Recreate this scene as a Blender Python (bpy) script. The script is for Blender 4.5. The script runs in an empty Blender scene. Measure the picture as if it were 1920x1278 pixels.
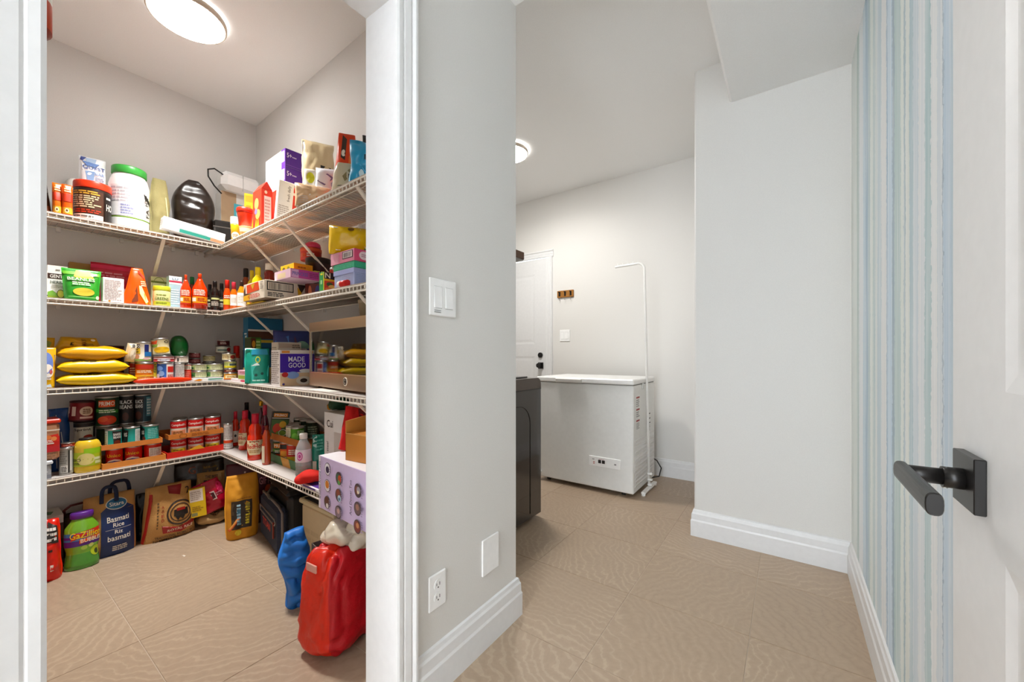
import bpy, bmesh, math, random
import numpy as np
from mathutils import Vector, Matrix, noise

# ------------------------------------------------------------------ camera, sky, exposure
SC = bpy.context.scene
COL = SC.collection
FPX, CXP, HYP, EYE = 735.0, 960.0, 665.0, 1.053          # focal length in pixels, centre, horizon row, eye height
YAW = math.atan(518.0 / 735.0)
cam = bpy.data.cameras.new('camera')
cam.sensor_width = 36.0
cam.lens = 36.0 * FPX / 1920.0
cam.shift_y = (HYP - 639.0) / 1920.0
cam.clip_start = 0.01
camo = bpy.data.objects.new('camera', cam)
COL.objects.link(camo)
camo.location = (0, 0, EYE)
camo.rotation_euler = (math.pi / 2, 0, YAW)
SC.camera = camo

WORLD_STRENGTH = 10.5
PANTRY_LAMP = 27.0, 19.0, 100
ADDED_HALL_LAMP = 15.0, 12.0, 150
LAUNDRY_LAMP = 76.0, 11.0, 160
EXPOSURE = 0.1
w = bpy.data.worlds.new('world')
SC.world = w
w.use_nodes = True
bg = w.node_tree.nodes['Background']
bg.inputs[0].default_value = (0.86, 0.93, 1.0, 1)
bg.inputs[1].default_value = WORLD_STRENGTH
vs = SC.view_settings
vs.view_transform = 'Standard'
vs.look = 'None'
vs.gamma = 1.0
vs.use_curve_mapping = False
vs.exposure = EXPOSURE
SC.cycles.max_bounces = 8
SC.cycles.diffuse_bounces = 5
SC.cycles.transparent_max_bounces = 12

random.seed(7)
PI = math.pi

# ------------------------------------------------------------------ where a sight line meets a real surface
AX = Vector((-math.sin(YAW), math.cos(YAW), 0))
RT = Vector((math.cos(YAW), math.sin(YAW), 0))
CAM = Vector((0, 0, EYE))
def ray(px, py): return AX + RT * ((px - CXP) / FPX) + Vector((0, 0, (HYP - py) / FPX))
def on_floor(px, py, z=0.0):
    d = ray(px, py); return CAM + d * ((z - EYE) / d.z)
def on_x(px, py, x):
    d = ray(px, py); return CAM + d * (x / d.x)
def on_y(px, py, y):
    d = ray(px, py); return CAM + d * (y / d.y)

# ------------------------------------------------------------------ materials
def lin(c):
    if isinstance(c, str):
        c = c.lstrip('#')
        if len(c) == 3: c = ''.join(k * 2 for k in c)
        c = [int(c[i:i + 2], 16) / 255 for i in (0, 2, 4)]
        hi, lo = max(c), min(c)
        if hi > 0 and (hi - lo) / hi > .4:                          # inks and plastics: a little more chroma
            c = [max(0.0, hi - (hi - v) * 1.12) for v in c]
        c = [(v / 12.92 if v <= 0.04045 else ((v + 0.055) / 1.055) ** 2.4) for v in c]
    return tuple(c)
MATS = {}
def mat(col, rough=0.5, metal=0.0, kind='plain', bump=0.0, scale=40.0):
    key = (col, rough, metal, kind, bump, scale)
    if key in MATS: return MATS[key]
    m = bpy.data.materials.new('m%d_%s' % (len(MATS), kind))
    m.use_nodes = True
    nt = m.node_tree; N = nt.nodes; L = nt.links
    b = N['Principled BSDF']
    c = lin(col)
    b.inputs['Roughness'].default_value = rough
    b.inputs['Metallic'].default_value = metal
    tc = N.new('ShaderNodeTexCoord')
    nz = N.new('ShaderNodeTexNoise'); nz.inputs['Scale'].default_value = scale; nz.inputs['Detail'].default_value = 3
    L.new(tc.outputs['Object'], nz.inputs['Vector'])
    mx = N.new('ShaderNodeMix'); mx.data_type = 'RGBA'
    v = 0.05
    mx.inputs[6].default_value = tuple(max(0, k * (1 - v)) for k in c) + (1,)
    mx.inputs[7].default_value = tuple(min(1, k * (1 + v)) for k in c) + (1,)
    L.new(nz.outputs['Fac'], mx.inputs[0])
    L.new(mx.outputs[2], b.inputs['Base Color'])
    if bump:
        bp = N.new('ShaderNodeBump'); bp.inputs['Strength'].default_value = bump; bp.inputs['Distance'].default_value = 0.004
        L.new(nz.outputs['Fac'], bp.inputs['Height']); L.new(bp.outputs['Normal'], b.inputs['Normal'])
    if kind == 'glow':
        b.inputs['Emission Color'].default_value = c + (1,)
        b.inputs['Emission Strength'].default_value = metal
        b.inputs['Metallic'].default_value = 0
    if kind == 'clear':
        b.inputs['Transmission Weight'].default_value = 0.0
        b.inputs['Alpha'].default_value = metal
        b.inputs['Metallic'].default_value = 0
    if kind == 'glassy':
        b.inputs['Transmission Weight'].default_value = 0.85
        b.inputs['IOR'].default_value = 1.25
    if kind == 'coat':
        b.inputs['Coat Weight'].default_value = 0.6
        b.inputs['Coat Roughness'].default_value = 0.05
    MATS[key] = m
    return m
def pap(c): return mat(c, 0.45)
def film(c): return mat(c, 0.28, 0, 'plain', 0.25, 18.0)
def cloth(c): return mat(c, 0.85, 0, 'plain', 0.35, 160.0)
def plas(c): return mat(c, 0.35)
STEEL = mat('#c9c9c6', 0.3, 0.9)
WHITE_METAL = mat('#f2f0ec', 0.35)
WHITE_TRIM = mat('#e2e2e2', .35)

# ------------------------------------------------------------------ mesh builder
class G:
    def __init__(self): self.v = []; self.f = []; self.m = []; self.mats = []; self.sm = []
    def mi(self, m):
        if m not in self.mats: self.mats.append(m)
        return self.mats.index(m)
    def add(self, vs, fs, m, smooth=False):
        o = len(self.v); k = self.mi(m)
        self.v.extend([tuple(p) for p in vs])
        for f in fs:
            self.f.append(tuple(i + o for i in f)); self.m.append(k); self.sm.append(smooth)
    def box(self, x0, x1, y0, y1, z0, z1, m, c=0.0, fm=None):
        if x0 > x1: x0, x1 = x1, x0
        if y0 > y1: y0, y1 = y1, y0
        if z0 > z1: z0, z1 = z1, z0
        if not c:
            vs = [(x, y, z) for z in (z0, z1) for y in (y0, y1) for x in (x0, x1)]
            fs = {'B': (0, 2, 3, 1), 'T': (4, 5, 7, 6), 'F': (0, 1, 5, 4), 'K': (2, 6, 7, 3), 'L': (0, 4, 6, 2), 'R': (1, 3, 7, 5)}
            o = len(self.v); self.v.extend(vs)
            for k, f in fs.items():
                self.f.append(tuple(i + o for i in f)); self.sm.append(False)
                self.m.append(self.mi((fm or {}).get(k, m)))
            return
        c = min(c, (x1 - x0) * .45, (y1 - y0) * .45, (z1 - z0) * .45)
        bm = bmesh.new()
        P = {}
        X = (x0, x1); Y = (y0, y1); Z = (z0, z1)
        for i in (0, 1):
            for j in (0, 1):
                for k in (0, 1):
                    sx, sy, sz = (1, -1)[i], (1, -1)[j], (1, -1)[k]
                    P[i, j, k, 0] = bm.verts.new((X[i], Y[j] + sy * c, Z[k] + sz * c))
                    P[i, j, k, 1] = bm.verts.new((X[i] + sx * c, Y[j], Z[k] + sz * c))
                    P[i, j, k, 2] = bm.verts.new((X[i] + sx * c, Y[j] + sy * c, Z[k]))
        bm.verts.index_update()
        faces = []
        names = []
        for i in (0, 1):
            faces.append([P[i, 0, 0, 0], P[i, 1, 0, 0], P[i, 1, 1, 0], P[i, 0, 1, 0]]); names.append('LR'[i])
            faces.append([P[0, i, 0, 1], P[1, i, 0, 1], P[1, i, 1, 1], P[0, i, 1, 1]]); names.append('FK'[i])
            faces.append([P[0, 0, i, 2], P[1, 0, i, 2], P[1, 1, i, 2], P[0, 1, i, 2]]); names.append('BT'[i])
        for i in (0, 1):
            for j in (0, 1):
                faces.append([P[i, j, 0, 0], P[i, j, 1, 0], P[i, j, 1, 1], P[i, j, 0, 1]]); names.append('FK'[j])
                faces.append([P[i, 0, j, 0], P[i, 1, j, 0], P[i, 1, j, 2], P[i, 0, j, 2]]); names.append('BT'[j])
                faces.append([P[0, i, j, 1], P[1, i, j, 1], P[1, i, j, 2], P[0, i, j, 2]]); names.append('FK'[i])
                for k in (0, 1):
                    faces.append([P[i, j, k, 0], P[i, j, k, 1], P[i, j, k, 2]]); names.append('FK'[j])
        cen = Vector(((x0 + x1) / 2, (y0 + y1) / 2, (z0 + z1) / 2))
        o = len(self.v); self.v.extend([tuple(v.co) for v in bm.verts])
        for f, nme in zip(faces, names):
            co = [v.co for v in f]
            n = (co[1] - co[0]).cross(co[2] - co[0]); mid = sum(co, Vector()) / len(co)
            ix = [v.index + o for v in f]
            if n.dot(mid - cen) < 0: ix.reverse()
            self.f.append(tuple(ix)); self.sm.append(False); self.m.append(self.mi((fm or {}).get(nme, m)))
        bm.free()
    def lathe(self, prof, seg=24, c=(0, 0, 0), smooth=True, sx=1.0, sy=1.0, tw=None):
        """prof: list of (r, z, material of the band above this ring)"""
        o = len(self.v)
        for (r, z, m) in prof:
            for s in range(seg):
                a = 2 * PI * s / seg
                self.v.append((c[0] + r * sx * math.sin(a), c[1] - r * sy * math.cos(a), c[2] + z))
        for i in range(len(prof) - 1):
            k = self.mi(prof[i][2])
            for s in range(seg):
                t = (s + 1) % seg
                self.f.append((o + i * seg + s, o + i * seg + t, o + (i + 1) * seg + t, o + (i + 1) * seg + s))
                self.m.append(k); self.sm.append(smooth)
        n = len(prof)
        self.f.append(tuple(o + s for s in reversed(range(seg)))); self.m.append(self.mi(prof[0][2])); self.sm.append(False)
        self.f.append(tuple(o + (n - 1) * seg + s for s in range(seg))); self.m.append(self.mi(prof[-1][2])); self.sm.append(False)
    def tube(self, pts, r, m, seg=8, closed=False):
        pts = [Vector(p) for p in pts]
        n = len(pts); o = len(self.v); k = self.mi(m)
        up = None
        for i, p in enumerate(pts):
            if closed: d = pts[(i + 1) % n] - pts[i - 1]
            else: d = pts[min(i + 1, n - 1)] - pts[max(i - 1, 0)]
            d.normalize()
            if up is None:
                up = Vector((0, 0, 1)) if abs(d.z) < .9 else Vector((1, 0, 0))
            a = d.cross(up); a.normalize(); b = a.cross(d); b.normalize(); up = b
            rr = r[i] if isinstance(r, (list, tuple)) else r
            for s in range(seg):
                t = 2 * PI * s / seg
                self.v.append(tuple(p + a * math.cos(t) * rr + b * math.sin(t) * rr))
        for i in range(n if closed else n - 1):
            j = (i + 1) % n
            for s in range(seg):
                t = (s + 1) % seg
                self.f.append((o + i * seg + s, o + i * seg + t, o + j * seg + t, o + j * seg + s)); self.m.append(k); self.sm.append(True)
        if not closed:
            self.f.append(tuple(o + s for s in reversed(range(seg)))); self.m.append(k); self.sm.append(False)
            self.f.append(tuple(o + (n - 1) * seg + s for s in range(seg))); self.m.append(k); self.sm.append(False)
    def prism(self, poly, z0, z1, m):
        n = len(poly)
        vs = [(x, y, z0) for x, y in poly] + [(x, y, z1) for x, y in poly]
        fs = [tuple(reversed(range(n))), tuple(range(n, 2 * n))] + [(i, (i + 1) % n, n + (i + 1) % n, n + i) for i in range(n)]
        self.add(vs, fs, m)
    def extrude(self, prof, p0, p1, a, b, m):
        """prof (s,t) pairs -> p + s*a + t*b swept from p0 to p1"""
        p0, p1, a, b = Vector(p0), Vector(p1), Vector(a), Vector(b)
        n = len(prof)
        vs = [p0 + a * s + b * t for s, t in prof] + [p1 + a * s + b * t for s, t in prof]
        fs = [tuple(range(n)), tuple(reversed(range(n, 2 * n)))] + [(i, n + i, n + (i + 1) % n, (i + 1) % n) for i in range(n)]
        self.add(vs, fs, m)
    def sweep(self, path, prof, m):
        """plan path swept with a (offset to the left, height) profile, mitred corners"""
        P = [Vector((x, y)) for x, y in path]
        rings = []
        for i, p in enumerate(P):
            d0 = (P[i] - P[i - 1]).normalized() if i else (P[1] - P[0]).normalized()
            d1 = (P[i + 1] - P[i]).normalized() if i < len(P) - 1 else d0
            n0 = Vector((-d0.y, d0.x)); n1 = Vector((-d1.y, d1.x))
            mt = (n0 + n1) / (1 + n0.dot(n1))
            rings.append([(p.x + mt.x * o, p.y + mt.y * o, z) for o, z in prof])
        n = len(prof); vs = [q for r in rings for q in r]; fs = []
        for i in range(len(P) - 1):
            for j in range(n):
                k = (j + 1) % n
                fs.append((i * n + j, (i + 1) * n + j, (i + 1) * n + k, i * n + k))
        fs += [tuple(range(n)), tuple(reversed(range((len(P) - 1) * n, len(P) * n)))]
        self.add(vs, fs, m)
    def build(self, name, parent=None, fix=True):
        me = bpy.data.meshes.new(name)
        me.from_pydata(self.v, [], self.f)
        for m in self.mats: me.materials.append(m)
        me.polygons.foreach_set('material_index', self.m)
        me.polygons.foreach_set('use_smooth', self.sm)
        if fix:
            bm = bmesh.new(); bm.from_mesh(me); bmesh.ops.recalc_face_normals(bm, faces=bm.faces); bm.to_mesh(me); bm.free()
        me.update()
        o = bpy.data.objects.new(name, me)
        COL.objects.link(o)
        if parent is not None: o.parent = parent
        return o

def tag(o, label, cat, group=None):
    o['label'] = label; o['category'] = cat
    if group: o['group'] = group
    return o
def struct(name, g, parent=None):
    o = g.build(name, parent)
    if parent is None: o['kind'] = 'structure'
    return o
def thing(name, label, cat, loc, rz=0.0, group=None):
    e = bpy.data.objects.new(name, None)
    e.empty_display_size = 0.05
    COL.objects.link(e); e.location = loc; e.rotation_euler = (0, 0, rz)
    return tag(e, label, cat, group)

# ------------------------------------------------------------------ lettering and flat print
TXT = {}
def glyphs(s):
    if s in TXT: return TXT[s]
    cu = bpy.data.curves.new('t', 'FONT'); cu.body = s; cu.resolution_u = 2; cu.offset = 0.012; cu.fill_mode = 'FRONT'
    ob = bpy.data.objects.new('t', cu); COL.objects.link(ob)
    dg = bpy.context.evaluated_depsgraph_get()
    me = ob.evaluated_get(dg).to_mesh()
    vs = [(v.co.x, v.co.y) for v in me.vertices]; fs = [tuple(p.vertices) for p in me.polygons]
    ob.evaluated_get(dg).to_mesh_clear()
    COL.objects.unlink(ob); bpy.data.objects.remove(ob); bpy.data.curves.remove(cu)
    x0 = min(a for a, b in vs); x1 = max(a for a, b in vs); y0 = min(b for a, b in vs); y1 = max(b for a, b in vs)
    vs = [((a - x0) / (x1 - x0), (b - y0) / (y1 - y0)) for a, b in vs]
    TXT[s] = (vs, fs); return TXT[s]
def print_on(g, S, deco, off0=0.0005, flat=True):
    """deco entries in u -1..1, v 0..1: r rectangle, e ellipse, t text, p polygon, n small print lines, b bars"""
    off = off0
    rnd = random.Random(5)
    def rect(u0, u1, v0, v1, m):
        nu = 1 if flat else max(2, int(abs(u1 - u0) * 12)); nv = 1 if flat else max(1, int(abs(v1 - v0) * 14))
        vs = [S(u0 + (u1 - u0) * i / nu, v0 + (v1 - v0) * j / nv, off) for j in range(nv + 1) for i in range(nu + 1)]
        fs = [(j * (nu + 1) + i, j * (nu + 1) + i + 1, (j + 1) * (nu + 1) + i + 1, (j + 1) * (nu + 1) + i) for j in range(nv) for i in range(nu)]
        g.add(vs, fs, m, not flat)
    for d in deco:
        k = d[0]
        m = d[-1] if not isinstance(d[-1], str) else pap(d[-1])
        if k == 'r': rect(d[1], d[2], d[3], d[4], m)
        elif k == 'n':
            _, u0, u1, v0, v1, nl, _m = d
            for i in range(nl):
                vc = v1 - (v1 - v0) * (i + .5) / nl; hh = (v1 - v0) / nl * .28
                e = u0 + (u1 - u0) * rnd.uniform(.7, 1.0); u = u0
                while u < e - .02:
                    q = min(e, u + (u1 - u0) * rnd.uniform(.08, .3)); rect(u, q, vc - hh, vc + hh, m); u = q + (u1 - u0) * .035
        elif k == 'b':
            _, u0, u1, v0, v1, _m = d
            u = u0
            while u < u1:
                wd = (u1 - u0) * rnd.choice((.012, .02, .035)); rect(u, min(u + wd, u1), v0, v1, m); u += wd + (u1 - u0) * rnd.choice((.015, .03))
        elif k == 'e':
            _, uc, vc, ru, rv, _m = d
            n = 20; vs = [S(uc, vc, off)]
            for ring in ((1,) if flat else (.5, 1)):
                vs += [S(uc + ru * ring * math.cos(2 * PI * i / n), vc + rv * ring * math.sin(2 * PI * i / n), off) for i in range(n)]
            fs = [(0, 1 + i, 1 + (i + 1) % n) for i in range(n)]
            if not flat: fs += [(1 + i, 1 + n + i, 1 + n + (i + 1) % n, 1 + (i + 1) % n) for i in range(n)]
            g.add(vs, fs, m, not flat)
        elif k == 'o':                                            # ring
            _, uc, vc, ru, rv, t, _m = d
            n = 24
            vs = [S(uc + ru * q * math.cos(2 * PI * i / n), vc + rv * q * math.sin(2 * PI * i / n), off) for q in (1 - t, 1) for i in range(n)]
            g.add(vs, [(i, n + i, n + (i + 1) % n, (i + 1) % n) for i in range(n)], m, not flat)
        elif k == 'p':
            if flat: g.add([S(u, v, off) for u, v in d[1]], [tuple(range(len(d[1])))], m)
            else:
                n = len(d[1]); cu = sum(q[0] for q in d[1]) / n; cv = sum(q[1] for q in d[1]) / n
                tr = [((cu, cv), d[1][i], d[1][(i + 1) % n]) for i in range(n)]
                for _ in range(2):
                    nt = []
                    for a, b, c in tr:
                        ab = ((a[0] + b[0]) / 2, (a[1] + b[1]) / 2); bc = ((b[0] + c[0]) / 2, (b[1] + c[1]) / 2); ca = ((c[0] + a[0]) / 2, (c[1] + a[1]) / 2)
                        nt += [(a, ab, ca), (ab, b, bc), (ca, bc, c), (ab, bc, ca)]
                    tr = nt
                ix = {}; vs = []; fs = []
                for t3 in tr:
                    f = []
                    for q in t3:
                        key = (round(q[0], 5), round(q[1], 5))
                        if key not in ix: ix[key] = len(vs); vs.append(S(q[0], q[1], off))
                        f.append(ix[key])
                    fs.append(tuple(f))
                g.add(vs, fs, m, True)
        elif k == 't':
            _, s, u0, u1, v0, v1, _m = d
            vs, fs = glyphs(s)
            g.add([S(u0 + (u1 - u0) * a, v0 + (v1 - v0) * b, off) for a, b in vs], fs, m)
        elif k == 'tr':                                           # text turned a quarter, reading upward
            _, s, u0, u1, v0, v1, _m = d
            vs, fs = glyphs(s)
            g.add([S(u1 - (u1 - u0) * b, v0 + (v1 - v0) * a, off) for a, b in vs], fs, m)
        off += 0.0003
def pieces(g):
    """print areas that lie well apart become parts of their own"""
    n = len(g.v); root = list(range(n))
    def find(i):
        while root[i] != i: root[i] = root[root[i]]; i = root[i]
        return i
    for f in g.f:
        a = find(f[0])
        for i in f[1:]: root[find(i)] = a
    ids = {}; isl = np.array([ids.setdefault(find(i), len(ids)) for i in range(n)])
    k = len(ids)
    if k < 2 or k > 900: return [g]
    v = np.array(g.v); lo = np.full((k, 3), 1e9); hi = np.full((k, 3), -1e9)
    np.minimum.at(lo, isl, v); np.maximum.at(hi, isl, v)
    size = (hi - lo).max(axis=1)
    gap = np.maximum(0, np.maximum(lo[:, None] - hi[None], lo[None] - hi[:, None]))
    near = np.sqrt((gap ** 2).sum(axis=2)) <= np.maximum(.019, .42 * np.maximum(size[:, None], size[None]))
    lab = np.arange(k)
    while True:
        new = np.array([lab[near[i]].min() for i in range(k)])
        if (new == lab).all(): break
        lab = new
    gl = sorted(set(lab.tolist()))
    if len(gl) == 1: return [g]
    out = []
    for c in gl:
        h = G(); mp = {}
        for f, mi, sm in zip(g.f, g.m, g.sm):
            if lab[isl[f[0]]] != c: continue
            for i in f:
                if i not in mp: mp[i] = len(h.v); h.v.append(g.v[i])
            h.f.append(tuple(mp[i] for i in f)); h.m.append(h.mi(g.mats[mi])); h.sm.append(sm)
        out.append(h)
    return out
def label_part(parent, S, deco, flat=True, name='label'):
    """colour areas become the part 'label', words and small print the part 'lettering'"""
    if not deco: return
    a = [d for d in deco if d[0] not in ('t', 'tr', 'n')]; b = [d for d in deco if d[0] in ('t', 'tr', 'n')]
    for part, nm, off in ((a, name, .0005), (b, 'lettering', .0005 + .0003 * len(a))):
        if part:
            g = G(); print_on(g, S, part, off, flat)
            for q in pieces(g): q.build(nm, parent, fix=False)
# ------------------------------------------------------------------ the rooms
CEIL = 2.705; LOW = 2.458
XA, XH, XW = -3.145, -0.90, 0.25            # pantry far wall, hall left wall, wallpapered wall
YJ, YB, YP = 2.49, 3.55, 1.31               # jog wall, laundry back wall, laundry side of the partition
BT = math.radians(-2.0)                     # the pantry's right wall stands two degrees off square
BO = Vector((XA, 1.25, 0)); BU = Vector((math.cos(BT), math.sin(BT), 0)); BN = Vector((math.sin(BT), -math.cos(BT), 0))
def bpt(u, d, z): return BO + BU * u + BN * d + Vector((0, 0, z))

def paint(c, rough=0.6):
    m = mat(c, rough, 0, 'paint', 0.03, 220.0); return m
PAINT = paint('#dcdad6'); PAINT_P = paint('#dad8d5'); CEILP = paint('#eeeeed', .8)

# floor of square stone tiles
def tile_mat():
    m = bpy.data.materials.new('stone_tile'); m.use_nodes = True
    nt = m.node_tree; N = nt.nodes; L = nt.links; b = N['Principled BSDF']
    tc = N.new('ShaderNodeTexCoord'); oi = N.new('ShaderNodeObjectInfo')
    mp = N.new('ShaderNodeMapping')
    vm = N.new('ShaderNodeVectorMath'); vm.operation = 'SCALE'
    cmb = N.new('ShaderNodeCombineXYZ')
    for i in range(3): L.new(oi.outputs['Random'], cmb.inputs[i])
    L.new(cmb.outputs[0], vm.inputs[0]); vm.inputs['Scale'].default_value = 37.0
    L.new(tc.outputs['Object'], mp.inputs['Vector']); L.new(vm.outputs[0], mp.inputs['Location'])
    rot = N.new('ShaderNodeCombineXYZ'); ml = N.new('ShaderNodeMath'); ml.operation = 'MULTIPLY'; ml.inputs[1].default_value = 6.28
    L.new(oi.outputs['Random'], ml.inputs[0]); L.new(ml.outputs[0], rot.inputs[2]); L.new(rot.outputs[0], mp.inputs['Rotation'])
    nw = N.new('ShaderNodeTexNoise'); nw.inputs['Scale'].default_value = 2.2; nw.inputs['Detail'].default_value = 2
    L.new(mp.outputs[0], nw.inputs['Vector'])
    add = N.new('ShaderNodeMix'); add.data_type = 'RGBA'; add.blend_type = 'ADD'; add.inputs[0].default_value = 0.25
    L.new(mp.outputs[0], add.inputs[6]); L.new(nw.outputs['Color'], add.inputs[7])
    wv = N.new('ShaderNodeTexWave'); wv.inputs['Scale'].default_value = 9.0; wv.inputs['Distortion'].default_value = 16.0
    wv.inputs['Detail'].default_value = 4; wv.inputs['Detail Scale'].default_value = .55; wv.inputs['Detail Roughness'].default_value = .6
    L.new(add.outputs[2], wv.inputs['Vector'])
    st = N.new('ShaderNodeTexNoise'); st.inputs['Scale'].default_value = 60; st.inputs['Detail'].default_value = 5
    L.new(add.outputs[2], st.inputs['Vector'])
    r = N.new('ShaderNodeValToRGB'); e = r.color_ramp.elements
    e[0].position = 0.0; e[0].color = lin('#a08a76') + (1,)
    e[1].position = 1.0; e[1].color = lin('#b29d86') + (1,)
    q = e.new(.22); q.color = lin('#ac967f') + (1,)
    q = e.new(.72); q.color = lin('#af9982') + (1,)
    q = e.new(.80); q.color = lin('#b8a38c') + (1,)
    sf = N.new('ShaderNodeMix'); sf.data_type = 'FLOAT'; sf.inputs[0].default_value = .45
    L.new(wv.outputs['Fac'], sf.inputs[2]); L.new(nw.outputs['Fac'], sf.inputs[3])
    L.new(sf.outputs[0], r.inputs[0])
    mx = N.new('ShaderNodeMix'); mx.data_type = 'RGBA'; mx.blend_type = 'MULTIPLY'; mx.inputs[0].default_value = .35
    r2 = N.new('ShaderNodeValToRGB'); r2.color_ramp.elements[0].position = .35; r2.color_ramp.elements[0].color = (.8, .8, .8, 1)
    r2.color_ramp.elements[1].position = .65
    L.new(st.outputs['Fac'], r2.inputs[0]); L.new(r.outputs[0], mx.inputs[6]); L.new(r2.outputs[0], mx.inputs[7])
    L.new(mx.outputs[2], b.inputs['Base Color'])
    b.inputs['Roughness'].default_value = .38
    bp = N.new('ShaderNodeBump'); bp.inputs['Strength'].default_value = .06; bp.inputs['Distance'].default_value = .002
    L.new(wv.outputs['Fac'], bp.inputs['Height']); L.new(bp.outputs[0], b.inputs['Normal'])
    return m
TILE = tile_mat()
g = G(); g.box(-3.3, 0.45, -2.8, 3.75, -0.06, -0.002, mat('#c4b3a0', .8, 0, 'grout', .2, 120)); floor = struct('floor', g)
XL = [-3.30, -2.87, -2.41, -1.955, -1.49, -1.047, -0.575, -0.118, 0.345]
YL = [-2.8, -2.38, -1.92, -1.455, -0.99, -0.53, -0.07, 0.39, 0.835, 1.2485, 1.7125, 2.178, 2.64, 3.10, 3.58]
for i in range(len(XL) - 1):
    for j in range(len(YL) - 1):
        q = .0016
        g = G(); cx, cy = (XL[i] + XL[i + 1]) / 2, (YL[j] + YL[j + 1]) / 2
        q = .0012; g.box(XL[i] + q - cx, XL[i + 1] - q - cx, YL[j] + q - cy, YL[j + 1] - q - cy, -0.010, 0.0, TILE, .0009)
        o = g.build('floor_tile', floor); o.location = (cx, cy, 0)

g = G(); g.box(-3.3, 0.45, -2.8, 3.75, CEIL, CEIL + .1, CEILP); struct('ceiling', g)
g = G()
k = .012
g.extrude([(-2.8, LOW), (YP - k, LOW), (YP, LOW + k), (YP, CEIL), (-2.8, CEIL)], (XH, 0, 0), (XW, 0, 0), (0, 1, 0), (0, 0, 1), CEILP)
g.extrude([(XW, LOW), (XW, CEIL), (-.268, CEIL), (-.268, LOW + k), (-.268 + k, LOW)], (0, YP - k, 0), (0, YJ, 0), (1, 0, 0), (0, 0, 1), CEILP)
struct('ceiling_bulkhead', g)
g = G(); g.box(XA - .12, XA, -.62, 1.42, 0, CEIL, PAINT_P); struct('wall_pantry_far', g)
g = G(); a = bpt(0, 0, 0); b_ = bpt(2.1, 0, 0)
g.prism([(a.x, a.y), (b_.x, b_.y), (XH - .148, b_.y), (XH - .148, YP), (XA, YP)], 0, CEIL, PAINT_P); struct('wall_pantry_right', g)
g = G(); g.box(XA - .12, -1.048, -.74, -.62, 0, CEIL, PAINT_P); struct('wall_pantry_left', g)
g = G()
c = .006
g.prism([(-1.048, .73), (XH, .73), (XH, YP - c), (XH - c, YP), (-1.048, YP)], 0, CEIL, PAINT)
struct('wall_hall_left', g)
g = G(); g.box(-1.048, XH, -2.8, .061, 0, CEIL, PAINT); struct('wall_hall_near', g)
g = G(); g.box(-1.048, XH, .061, .73, 2.084, CEIL, PAINT); struct('wall_hall_header', g)
c = .008
g = G(); g.prism([(-.45 + c, YJ), (XW, YJ), (XW + .2, YJ), (XW + .2, YB), (-.45, YB), (-.45, YJ + c)], 0, CEIL, PAINT); struct('wall_hall_end', g)
g = G()
g.box(-3.3, -2.79, YB, YB + .12, 0, CEIL, PAINT); g.box(-2.062, .45, YB, YB + .12, 0, CEIL, PAINT); g.box(-2.79, -2.062, YB, YB + .12, 2.075, CEIL, PAINT)
struct('wall_laundry_back', g)
g = G(); g.box(-3.26, XA, 1.42, YB, 0, CEIL, PAINT); struct('wall_laundry_left', g)

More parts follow.
